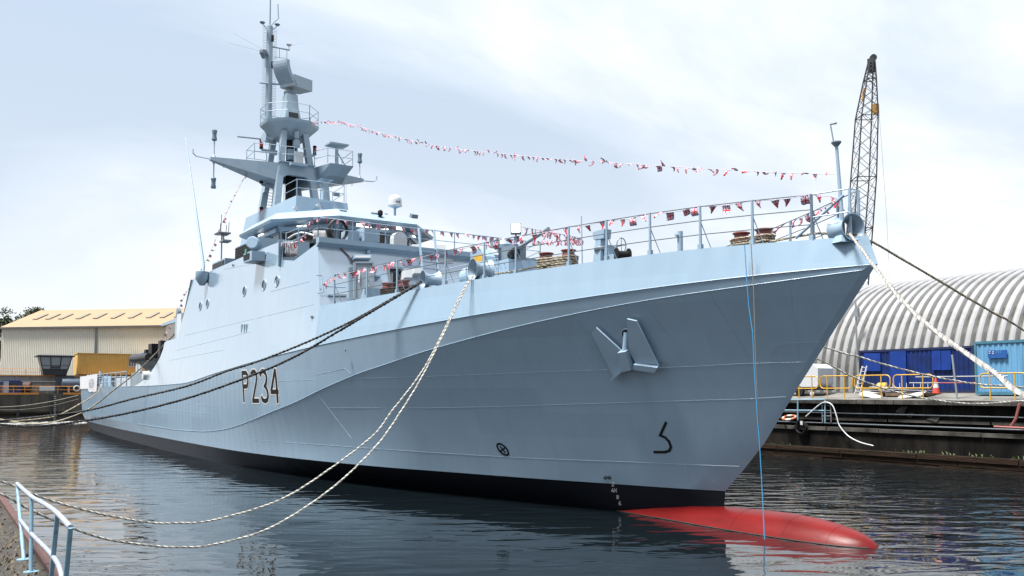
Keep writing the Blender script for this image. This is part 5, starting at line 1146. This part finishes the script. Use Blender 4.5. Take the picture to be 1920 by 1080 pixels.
for k in range(3): MB().bx(67.3 + k * 1.3, 68.45 + k * 1.3, 25.6, 26.7, 3.62, 3.78).build('pallet', mat('pallet_wood', (.16, .10, .06), .8, var=.3) if k == 0 else bpy.data.materials['pallet_wood'], PL)
for k in range(7):
    R_ = Matrix.Rotation(rnd.uniform(-.25, .25), 3, 'Z') @ Matrix.Rotation(rnd.uniform(-.04, .04), 3, 'Y'); MB().box((69.0 + rnd.uniform(-.9, .9), 26.1, 3.82 + k * .045), (2.6, .7, .03), R_).build('sheet', M_WHT, PL)
MB().box((67.8, 25.5, 3.68), (1.3, .6, .03), Matrix.Rotation(.5, 3, 'X') @ Matrix.Rotation(.2, 3, 'Y')).build('sheet', M_WHT, PL); MB().box((70.3, 25.4, 3.66), (1.6, .6, .03), Matrix.Rotation(.4, 3, 'X') @ Matrix.Rotation(-.15, 3, 'Y')).build('sheet', M_WHT, PL)
for k in range(9): x = 67.6 + k * .42; MB().tube([(x, 25.95, 4.1), (x, 25.95, 4.35)], .018, 4).build('bracket', M_WHT, PL)
MB().bx(66.3, 67.2, 26.9, 27.6, 3.74, 4.3).build('black_crate', M_BLK); tag(bpy.data.objects['black_crate'], 'black crate on the quay by the stepladder foot', 'crate')
yb = thing('yellow_drum', 'small yellow drum lying by the stepladder', 'drum', (67.6, 26.8, 3.72)); MB().lathe([(.2, 0), (.24, .05), (.24, .5), (.2, .55)], (67.35, 26.8, 4.15), (1, .1, 0), 14).build('drum_body', M_YEL, yb, smooth=35)
a, b = hy(1795, 748, 25.0), hy(1785, 665, 25.0); tag(MB().tube([(a.x, 25, 3.42), b], .05, 8).build('scaffold_pole', M_STEEL), 'upright grey scaffold pole between cone and light blue container', 'pole')
HR = thing('scaffold_rail', 'grey and red horizontal scaffold tubes tied across the upright pole', 'rail', (73.5, 25.1, 4.3)); 
for (u0, v0, u1, v1), m in (((1717, 707, 1890, 705), M_STEEL), ((1705, 718, 1760, 718), M_STEEL), ((1760, 718, 1830, 718), mat('red_tube', (.35, .06, .06), .5))): MB().tube([hy(u0, v0, 25.1), hy(u1, v1, 25.1)], .035, 7).build('tube', m, HR)
# access frame, ladder, hoses, life ring and cables on the quay ledge
AF = thing('access_frame', 'blue grey tubular railing on the quay ledge behind the stem', 'railing', (63, 24.1, 1.75)); yv = 23.9
for pts in ([(1470, 750), (1547, 749)], [(1460, 769), (1546, 770)], [(1496, 750), (1496, 788)], [(1547, 749), (1547, 793)]): MB().tube([hy(u, v, yv) for u, v in pts], .045, 7).build('tube', M_BLUER, AF)
QL = thing('quay_ladder', 'grey access ladder fixed on the quay wall behind the frame', 'ladder', (65.5, 24.3, 1.8))
for u in (1541, 1557): MB().tube([hy(u, 751, 24.3), hy(u + 1.5, 791, 24.3)], .04, 6).build('stile', M_STEEL, QL)
for v in (760, 770, 780): MB().tube([hy(1541, v, 24.3), hy(1558, v, 24.3)], .025, 5).build('rung', M_STEEL, QL)
tag(MB().tube(smooth_path([hy(u, v, 23.8) for u, v in [(1511, 781), (1530, 764), (1543, 755), (1553, 755), (1562, 762), (1569, 782), (1574, 798), (1590, 817), (1612, 829), (1638, 836)]], .1), .036, 7).build('white_hose', M_WHTS, None, smooth=60), 'white hose looping from the access frame down the quay wall', 'hose')
c = hy(1480, 783, 23.95); LR = thing('life_ring', 'orange and white life ring lying on the quay ledge', 'life ring', c)
M_OR = mat('life_ring_orange', (.55, .16, .04), .6)
for q_ in range(8): MB().tube([c + V((.42 * math.cos(t), .30 * math.sin(t), .12 * math.sin(t))) for t in [2 * math.pi * (q_ + k / 4) / 8 for k in range(5)]], .075, 7).build('ring_segment', M_OR if q_ % 2 else M_WHT, LR, smooth=60)
mb = MB(); c = hy(1503, 800, 23.9)
for k in range(9): mb.tube([c + V((rnd.uniform(.28, .42) * math.cos(t), .04 * k - .1, .38 * math.sin(t) - .02 * k)) for t in [2 * math.pi * i / 18 for i in range(18)]], .025, 5, closed=True)
tag(mb.build('cable_coil', M_BLK), 'black cable coil hanging on the quay wall under the access frame', 'cable')
a = hy(1503, 793, 23.7); tag(MB().box(a, (.16, .05, .22)).build('cable_tag', M_WHT), 'small white tag on the black cable coil', 'tag')
tag(MB().tube([hy(1912, 757, 23.95), hy(1905, 785, 23.95), hy(1896, 799, 23.95)], .07, 7).tube([hy(1864, 800, 23.9), hy(1925, 803, 23.9)], .06, 7).build('red_pipe', mat('faded_red_pipe', (.30, .09, .08), .6)), 'faded red pipe on the quay ledge at the right edge', 'pipe')
# ------------------------------------------------------------------ lattice crane behind the bow
D_ = 95.0
def wpx(u, v, d=D_): return MI @ (V((0, 0, CAMZ)) + (FWv + V((1, 0, 0)) * ((u - 960) / FPX) + UPv * ((540 + SH - v) / FPX)) * d)
CR = thing('lattice_crane', 'tall dark lattice crane jib rising behind the bow', 'crane', (wpx(1592, 720).x, wpx(1592, 720).y, 3.8))
M_CRN = mat('crane_dark_paint', (.018, .02, .024), .5, var=.2); Rx = M3I @ V((1, 0, 0)); Ry = M3I @ V((0, 1, 0))
st = [(1592, 715, .55), (1602, 560, 1.0), (1612, 430, 1.0), (1619, 335, 1.0), (1625, 220, .88), (1631, 150, .5), (1634, 118, .28)]
def jib(t):
    i = min(int(t), len(st) - 2); f = t - i; u, v, w_ = [lerp(st[i][k], st[i + 1][k], f) for k in range(3)]; c = wpx(u, v); return [c + Rx * a * w_ + Ry * b * w_ for a, b in ((-1, -1), (1, -1), (1, 1), (-1, 1))]
stations = [k / 4 * 1.0 for k in range(0, 4 * (len(st) - 1) + 1)]
js = [jib(t) for t in stations]
for k in range(4): MB().tube([j[k] for j in js], .075, 5).build('chord', M_CRN, CR)
for a, b in zip(js[:-1], js[1:]):
    for k in range(4):
        MB().tube([a[k], b[(k + 1) % 4]], .03, 4).build('brace', M_CRN, CR); MB().tube([a[(k + 1) % 4], b[k]], .03, 4).build('brace', M_CRN, CR)
for j in js[::4]:
    for k in range(4): MB().tube([j[k], j[(k + 1) % 4]], .05, 4).build('strut', M_CRN, CR)
c = wpx(1634, 114); MB().box(c + V((0, 0, -.5)), (.7, .5, 1.5)).lathe([(.36, -.15), (.36, .15)], c + V((0, 0, .35)) + Rx * .2, Ry, 12).build('jib_head', M_CRN, CR)
MB().box(wpx(1642, 204), (.5, .5, 1.0)).build('jib_light_box', mat('crane_yellow', (.5, .25, .03), .5), CR); MB().tube([wpx(1620, 165), wpx(1617, 190)], .1, 5).build('jib_sheave_arm', bpy.data.materials['crane_yellow'], CR)
MB().tube([wpx(1641, 118), wpx(1652, 260), wpx(1662, 400), wpx(1668, 520), wpx(1672, 715)], .015, 4).tube([wpx(1608, 330), wpx(1598, 430), wpx(1590, 720)], .02, 4).build('hoist_cable', M_CRN, CR)
cb_ = wpx(1584, 722); MB().box((cb_.x, cb_.y, 5.6), (4, 3, 2.4)).box((cb_.x, cb_.y + 1.8, 4.3), (6, .9, 1.0)).box((cb_.x, cb_.y - 1.8, 4.3), (6, .9, 1.0)).build('crane_carriage', M_CRN, CR)
a, b = wpx(1607, 660, 60), wpx(1604, 562, 60); tag(MB().tube([V((a.x, a.y, 3.8)), b], .06, 6).box(b + V((.1, 0, -.9)), (.25, .25, .6)).build('lamp_pole', M_STEEL), 'slim grey lamp pole between the stem and the shed', 'pole')

# ------------------------------------------------------------------ far end of the dock
mb = MB(); mb.add([(-64.4, -200, 3.52), (-64.4, 24.4, 3.52), (-67.9, 24.4, 3.52), (-67.9, -200, 3.52)], [(0, 1, 2, 3)])
tag(mb.build('far_quay_path', M_CONCG, fix=False), 'concrete walkway along the far dock wall', 'path', kind='structure')
mb = MB(); mb.add([(-68, -300, 6.5), (-68, 24.4, 6.5), (-500, 24.4, 6.5), (-500, -300, 6.5)], [(0, 1, 2, 3)])
tag(mb.build('far_yard_ground', M_CONCG, fix=False), 'upper yard ground behind the far dock wall', 'ground', kind='structure')
M_FARW = mat('stained_dock_wall', (.13, .118, .10), .85, spec=.1, var=.3, vscale=.5, vstretch=(1, 1, .25), dark=(.05, .045, .04), dpos=(.3, .65), bump=.4, bscale=2)
FW_ = thing('far_dock_wall', 'stained concrete wall closing the far end of the dock', 'wall', (-64.2, 0, -1))
for i in range(14):
    y = -46 + i * 5.0; MB().bx(-65.2, -64.0 + .02 * (i % 2), y, y + 4.96, -2, 3.5).build('wall_panel', M_FARW, FW_)
MB().bx(-65.2, -63.7, -200, 24, .55, .85).build('wall_ledge', M_FARW, FW_); MB().bx(-65.0, -63.95, -46.1, 24, -.5, .3).build('tide_band', M_TIMB, FW_)
for y in (-7.5, -2.8): MB().bx(-63.9, -63.5, y, y + .35, -.5, 3.3).build('ladder_recess', M_BLK, FW_)
for k in range(9): MB().bx(-63.95, -63.6, -2.2, -1.9, .2 + k * .34, .36 + k * .34).build('depth_rung', M_STEEL, FW_)
RW_ = thing('retaining_wall', 'grey retaining wall with orange edge beam behind the far walkway', 'wall', (-68, 0, 3.5))
for i in range(12):
    y = -40 + i * 5.4; MB().bx(-68.9, -67.9 + .03 * (i % 2), y, y + 5.36, 3.4, 6.35).build('wall_panel', mat('retaining_concrete', (.24, .23, .215), .85, var=.2, vscale=.4, vstretch=(1, 1, .4), dark=(.12, .115, .11), dpos=(.3, .6)) if i == 0 else bpy.data.materials['retaining_concrete'], RW_)
M_ORNG = mat('orange_paint', (.60, .24, .03), .5, var=.15, vscale=2)
MB().bx(-68.9, -67.7, -40, 24, 6.35, 6.55).build('edge_beam', M_ORNG, RW_)
MB().bx(-67.9, -67.6, -40, 10, 5.4, 5.55).build('pipe_run', M_STEEL, RW_)
FRL = thing('walkway_railing', 'orange pipe railing along the far dock walkway', 'railing', (-64.3, -4, 3.52))
ys = [-24 + i * 1.6 for i in range(20)]
MB().tube([(-64.4, y, 4.65) for y in (ys[0], ys[-1])], .05, 5).build('top_tube', M_ORNG, FRL)
for z in (4.1,): MB().tube([(-64.4, ys[0], z), (-64.4, ys[-1], z)], .045, 5).build('mid_tube', M_ORNG, FRL)
for y in ys: MB().tube([(-64.4, y, 3.5), (-64.4, y, 4.68)], .05, 5).build('post', M_ORNG, FRL)
for y0, y1 in ((-24, -4.4), (-.8, 3.6)): MB().bx(-64.2, -63.9, y0, y1, 3.3, 3.62).build('kick_beam', M_ORNG, FRL)
URL = thing('upper_railing', 'thin orange railing along the upper yard edge in front of the warehouse', 'railing', (-68.3, -10, 6.5))
for z in (7.05, 7.6): MB().tube([(-68.5, -30, z), (-68.5, -4, z)], .035, 4).build('tube', M_ORNG, URL)
for k in range(14): MB().tube([(-68.5, -30 + k * 2, 6.5), (-68.5, -30 + k * 2, 7.62)], .035, 4).build('post', M_ORNG, URL)
c = V((-64.0, 1.15, 4.3)); LR2 = thing('life_ring', 'white life ring hung on the orange walkway railing', 'life ring', c)
MB().tube([c + V((.12, .42 * math.cos(t), .42 * math.sin(t))) for t in [2 * math.pi * i / 16 for i in range(16)]], .11, 6, closed=True).build('ring', M_WHT, LR2, smooth=60)
tag(MB().box((-64.2, -3.2 + .0, 4.3), (.06, 2.2, .7)).build('notice_board', M_WHT), 'white notice board on the orange walkway railing', 'sign')
TK = thing('storage_tank', 'blue grey horizontal tank on the far walkway beside the stern', 'tank', (-66.2, 2, 3.5))
MB().lathe([(.3, 0), (.75, .12), (.8, .25), (.8, 5.2), (.75, 5.35), (.3, 5.5)], (-66.4, -.9, 5.2), (0, 1, 0), 18).build('tank_shell', mat('tank_blue_grey', (.09, .13, .19), .5, var=.15), TK, smooth=40)
for y in (.2, 3.4): MB().bx(-67, -65.8, y - .15, y + .15, 3.5, 4.6).build('saddle', M_STEEL, TK)
BC = thing('blue_store', 'blue steel store with an open front on the far walkway', 'container', (-66.4, -8.2, 3.5))
MB().bx(-67.6, -65.6, -9.4, -6.9, 3.52, 5.6).build('store_body', M_DB2, BC); MB().bx(-65.62, -65.5, -9.35, -8.6, 3.6, 5.5).build('store_door', M_STEEL, BC); MB().bx(-65.62, -65.52, -8.4, -7.2, 3.9, 5.3).build('store_opening', M_BLK, BC)
MB().lathe([(.75, 0), (.85, .1), (.85, 1.1), (.75, 1.2)], (-66.8, -6.5, 4.5), (.3, 1, 0), 16).build('cable_drum', mat('rust_brown', (.07, .035, .03), .8, var=.3)); tag(bpy.data.objects['cable_drum'], 'dark brown cable drum beside the blue store', 'drum')
tag(MB().bx(-67.8, -66.4, -22, -10.6, 3.5, 5.9).build('dark_shed', mat('slate_blue_shed', (.035, .06, .095), .6, var=.2)), 'low dark blue shed at the left edge of the far walkway', 'shed')
# control cabin: glazed, wider at the top
y0, y1 = hx(66, 690, -67.5).y, hx(139, 690, -67.5).y
CB = thing('control_cabin', 'dark glazed control cabin flaring outward above the dock', 'cabin', (-68.5, (y0 + y1) / 2, 6.5)); yc = (y0 + y1) / 2
M_CAB = mat('charcoal_cladding', (.018, .024, .032), .5, var=.15)
def ringc(w_, d_, z): return [(-68.5 + d_, yc - w_, z), (-68.5 + d_, yc + w_, z), (-68.5 - d_, yc + w_, z), (-68.5 - d_, yc - w_, z)]
MB().loft([ringc(1.75, 1.6, 6.55), ringc(1.95, 1.75, 7.55)]).build('lower_skirt', M_CAB, CB)
MB().loft([ringc(1.88, 1.68, 7.55), ringc(2.4, 2.15, 9.6)]).build('room_core', mat('cabin_interior', (.20, .21, .22), .6), CB)
gl = mat('pale_window_glass', (.30, .34, .37), .08, spec=.8)
for k in range(3):
    f0, f1 = -1 + 2 * k / 3 + .03, -1 + 2 * (k + 1) / 3 - .03
    MB().prism([(-68.5 + 1.74, yc + f0 * 1.9, 7.6), (-68.5 + 1.74, yc + f1 * 1.9, 7.6), (-68.5 + 2.19, yc + f1 * 2.4, 9.55), (-68.5 + 2.19, yc + f0 * 2.4, 9.55)], (.03, 0, 0)).build('window_pane', gl, CB)
for k in range(4):
    f = -1 + 2 * k / 3; MB().beam((-66.72, yc + f * 1.93, 7.5), (-66.26, yc + f * 2.42, 9.65), .12, .12, (0, 1, 0)).build('mullion', M_CAB, CB)
MB().beam((-66.6, yc - 2.05, 8.15), (-66.6, yc + 2.05, 8.15), .08, .08).build('transom_bar', M_CAB, CB)
MB().loft([ringc(2.75, 2.45, 9.6), ringc(2.85, 2.5, 9.8), ringc(2.4, 2.1, 9.95)]).build('cabin_roof', M_CAB, CB); MB().bx(-66.5, -66.4, yc - .6, yc + .6, 7.7, 8.0).build('desk', M_BLK, CB)
MB().bx(-69.2, -67.5, yc + .2, yc + 3.0, 3.5, 6.5).build('cabin_stem', mat('slate_stem', (.045, .06, .085), .55, var=.1), CB)
# yellow annex
def corr_y(m, x, y0, y1, z0, z1, pitch=.35, dep=.05):
    P = []; y = y0
    while y < y1 - .01:
        for f, d in ((0, 0), (.35, 0), (.45, 1), (.85, 1), (.95, 0)): P.append((min(y + pitch * f, y1), d * dep))
        y += pitch
    P.append((y1, 0)); m.grid([[(x + d, yy_, z0), (x + d, yy_, z1)] for yy_, d in P])
ay0, ay1 = hx(145.5, 680, -69.5).y, hx(310, 680, -69.5).y; az0, az1 = hx(145, 702, -69.5).z, hx(145, 663, -69.5).z
AN = thing('yellow_annex', 'yellow ribbed metal annex with one barred window behind the stern', 'building', (-71, (ay0 + ay1) / 2, az0))
M_ANN = mat('mustard_cladding', (.66, .40, .09), .5, var=.06, vscale=.8)
MB().bx(-74, -69.6, ay0, ay1 + 6, az0, az1).build('annex_body', M_ANN, AN)
mb = MB(); corr_y(mb, -69.58, ay0 + .05, ay1 + 5.9, az0 + .05, az1 - .05); mb.build('cladding', M_ANN, AN, fix=False)
MB().bx(-74.2, -69.4, ay0 - .1, ay1 + 6, az1, az1 + .15).build('annex_roof', M_ANN, AN); MB().bx(-73.5, -69.9, ay0 + .2, ay1 + 6, az0 - .35, az0).build('annex_plinth', M_BLK, AN)
wa_, wb_ = hx(241, 688, -69.45), hx(256, 676, -69.45); WD = MB().bx(-69.5, -69.42, wa_.y, wb_.y, wa_.z, wb_.z).build('window_frame', M_WHT, AN)
for k in range(3): f = wa_.y + (wb_.y - wa_.y) * (k + .12) / 3; MB().bx(-69.42, -69.40, f, f + (wb_.y - wa_.y) * .23, wa_.z + .12, wb_.z - .1).build('window_pane', M_GLASS, AN)
# warehouse
Lc, Rc = hz(3, 614, 16.0), hz(312, 610, 16.0); gz = 6.4
WHS = thing('warehouse', 'long cream clad warehouse with pale orange roof and skylights', 'building', ((Lc.x + Rc.x) / 2, (Lc.y + Rc.y) / 2, gz))
M_CLAD = mat('cream_cladding', (.58, .56, .49), .6, var=.04, vscale=.5); M_ROOF = mat('pale_orange_roof', (.33, .215, .115), .6, var=.05, vscale=.6); M_GAB = mat('pale_gable', (.62, .61, .58), .6)
dW = (Rc - Lc).normalized(); nW = V((-dW.y, dW.x, 0)); nW = nW if nW.x < 0 else -nW
Rx_ = Rc + dW * 3
def wp(s_, b_, z): p = lerp(Lc, Rc, s_) + nW * b_; return V((p.x, p.y, z))
mb = MB(); P = []; nn = 90
for i in range(nn):
    for f, d in ((0, 0), (.4, 0), (.5, .06), (.9, .06)): P.append(((i + f) / nn, -d))
P.append((1, 0)); mb.grid([[wp(s_, d, gz), wp(s_, d, 16.0)] for s_, d in P]); mb.build('front_wall', M_CLAD, WHS, fix=False)
zr, br = 20.3, 11.0
mb = MB(); mb.add([wp(-.006, -.5, 15.9), wp(1.006, -.5, 15.9), wp(1.006, br, zr), wp(-.006, br, zr), wp(1.006, 2 * br + .5, 15.9), wp(-.006, 2 * br + .5, 15.9)], [(0, 1, 2, 3), (3, 2, 4, 5)]); o = mb.build('roof', M_ROOF, WHS, fix=False); o.modifiers.new('thick', 'SOLIDIFY').thickness = .2
for s_ in (0.0, 1.0): MB().prism([wp(s_, 0, gz), wp(s_, 0, 15.95), wp(s_, br, zr - .1), wp(s_, 2 * br, 15.95), wp(s_, 2 * br, gz)], dW * (.08 if s_ == 0 else -.08)).build('gable_wall', M_GAB if s_ else mat('rust_red_trim', (.25, .09, .07), .6), WHS)
MB().beam(wp(-.005, -.6, 15.85), wp(1.005, -.6, 15.85), .25, .3).build('gutter', mat('dark_gutter', (.08, .09, .1), .5), WHS)
s1_ = .585; MB().beam(wp(s1_, -.25, gz), wp(s1_, -.25, 15.8), .3, .3).build('downpipe', mat('pipe_blue_grey', (.17, .21, .25), .5), WHS)
for k, u in enumerate([40, 65, 90, 124, 157, 191, 224, 258, 284, 311]):
    s_ = (u - 3 - 6) / (312 - 3); f0, f1 = .42, .72
    q_ = [lerp(wp(s_ - .012, -.5, 15.9), wp(s_ - .012, br, zr), f0), lerp(wp(s_ + .018, -.5, 15.9), wp(s_ + .018, br, zr), f0), lerp(wp(s_ + .018, -.5, 15.9), wp(s_ + .018, br, zr), f1), lerp(wp(s_ - .012, -.5, 15.9), wp(s_ - .012, br, zr), f1)]
    MB().prism([p + V((0, 0, .12)) for p in q_], (0, 0, .08)).build('skylight', mat('skylight_grp', (.26, .24, .20), .8, spec=.1) if k == 0 else bpy.data.materials['skylight_grp'], WHS)
# trees behind the warehouse
M_LEAF = mat('dark_leaf', (.045, .065, .02), .7, var=.4, vscale=.6); M_BARK = mat('bark', (.06, .045, .035), .9)
def tree(x, y, z0, h, r, seed, label):
    rnd = random.Random(seed); t = thing('tree', label, 'tree', (x, y, z0), 'trees behind the warehouse')
    MB().tube([(x, y, z0), (x + .2, y, z0 + h * .5), (x, y + .2, z0 + h * .8)], [.35, .22, .08], 7).build('trunk', M_BARK, t)
    m = MB(); cl = [(V((rnd.gauss(0, .45) * r, rnd.gauss(0, .45) * r, rnd.uniform(.35, 1.0) * h)), rnd.uniform(.18, .34) * r) for _ in range(34)]
    for i in range(2600):
        c, rr = rnd.choice(cl); d = V((rnd.gauss(0, 1), rnd.gauss(0, 1), rnd.gauss(0, .8))); d = d.normalized() * rr * rnd.uniform(.5, 1.1); p = V((x, y, z0)) + c + d; a = V((rnd.uniform(-1, 1), rnd.uniform(-1, 1), rnd.uniform(-1, 1))).normalized() * rnd.uniform(.15, .3); b = a.orthogonal().normalized() * rnd.uniform(.12, .25)
        m.add([p - a, p + b, p + a, p - b], [(0, 1, 2, 3)])
    m.build('crown', M_LEAF, t, fix=False)
for (u, v, xx, h_, r_, sd_, lab) in [(-26, 600, -112, 15.5, 5, 1, 'dark tree at the left edge beside the warehouse gable'), (20, 598, -122, 15.5, 3.5, 2, 'tree crown showing just left of the warehouse roof ridge'), (52, 582, -124, 17.5, 5, 3, 'tree crown peeping over the left end of the warehouse ridge'), (72, 584, -126, 17, 4, 4, 'smaller tree crown peeping over the warehouse ridge')]:
    p = hx(u, v, xx); tree(p.x, p.y, 6.4, p.z - 6.4, r_, sd_, lab)
# floating scum along the far dock wall
mb = MB(); rnd = random.Random(9)
for i in range(260):
    u = rnd.uniform(-10, 190); p = hz(u, 795 + rnd.gauss(0, 1.2) - u * .018, .012); r_ = rnd.uniform(.05, .4); pts = [p + V((r_ * rnd.uniform(.5, 1.2) * math.cos(a) , r_ * 1.5 * rnd.uniform(.5, 1.2) * math.sin(a), 0)) for a in [6.283 * k / 6 for k in range(6)]]; mb.prism(pts, (0, 0, .02))
tag(mb.build('floating_foam', mat('foam_scum', (.6, .6, .58), .8)), 'pale foam and scum floating on the water by the stern', 'foam', kind='stuff')
# ------------------------------------------------------------------ near quay at lower left
M_NEAR = mat('mossy_tarmac', (.055, .048, .040), .95, var=.3, vscale=5, dark=(.02, .018, .015), dpos=(.4, .62), bump=.8, bscale=14)
mb = MB(); mb.add([(-64, -18.42, 1.6), (112, -18.42, 1.6), (112, -200, 1.6), (-64, -200, 1.6)], [(0, 1, 2, 3)]); tag(mb.build('near_quay', M_NEAR, fix=False), 'dark mossy tarmac of the near quay at lower left', 'ground', kind='structure')
NW = thing('near_quay_wall', 'dark wall and rusty edge strip of the near quay at lower left', 'wall', (85, -18.4, 0))
MB().bx(-64, 112, -19.4, -18.40, -2, 1.54).build('wall_body', M_WALL, NW); MB().bx(-64, 112, -18.45, -18.33, 1.50, 1.66).build('edge_strip', mat('rusty_edge', (.085, .032, .026), .7, var=.3, vscale=3), NW)
mb = MB(); rnd = random.Random(3)
for i in range(2600):
    p = V((rnd.uniform(70, 89), rnd.uniform(-21, -18.5), 1.6)); r_ = rnd.uniform(.01, .035); mb.add([p + V((-r_, -r_, 0)), p + V((r_, -r_, 0)), p + V((0, r_, 0)), p + V((rnd.uniform(-r_, r_), 0, r_ * 1.2))], [(0, 1, 3), (1, 2, 3), (2, 0, 3)])
tag(mb.build('quay_grit', mat('grit', (.16, .13, .09), .9, var=.4, vscale=20), fix=False), 'scattered grit and leaf litter on the near quay', 'grit', kind='stuff')
NR_ = thing('blue_handrail', 'faded blue tubular handrail on the near quay at lower left', 'railing', (86, -18.6, 1.6)); yv = -18.62
tops = [hy(32, 907, yv), hy(59, 931, yv), hy(108, 963, yv), hy(132, 989, yv)]; bots = [hy(45, 1037, yv), hy(58, 1073, yv), hy(92, 1105, yv), hy(117, 1120, yv)]
for a, b in zip(tops, bots): b.z = 1.6; MB().tube([b, a], .025, 10).build('post', M_BLUER, NR_, smooth=60)
for b in bots[:2]: MB().lathe([(.09, 0), (.09, .015)], b, (0, 0, 1), 12).build('foot_plate', M_BLUER, NR_)
M_RAILW = mat('worn_rail_paint', (.30, .34, .42), .5, var=.15, vscale=9, dark=(.22, .20, .20), dpos=(.3, .45))
MB().tube(smooth_path([tops[0], tops[1], hy(85, 946, yv), tops[2], tops[3]], .08), .028, 10).build('top_rail', M_RAILW, NR_, smooth=60)
MB().tube(smooth_path([hy(37, 974, yv), hy(59, 1001, yv), hy(100, 1044, yv), hy(115, 1076, yv), hy(118, 1100, yv)], .08), .026, 10).build('mid_rail', M_RAILW, NR_, smooth=60)
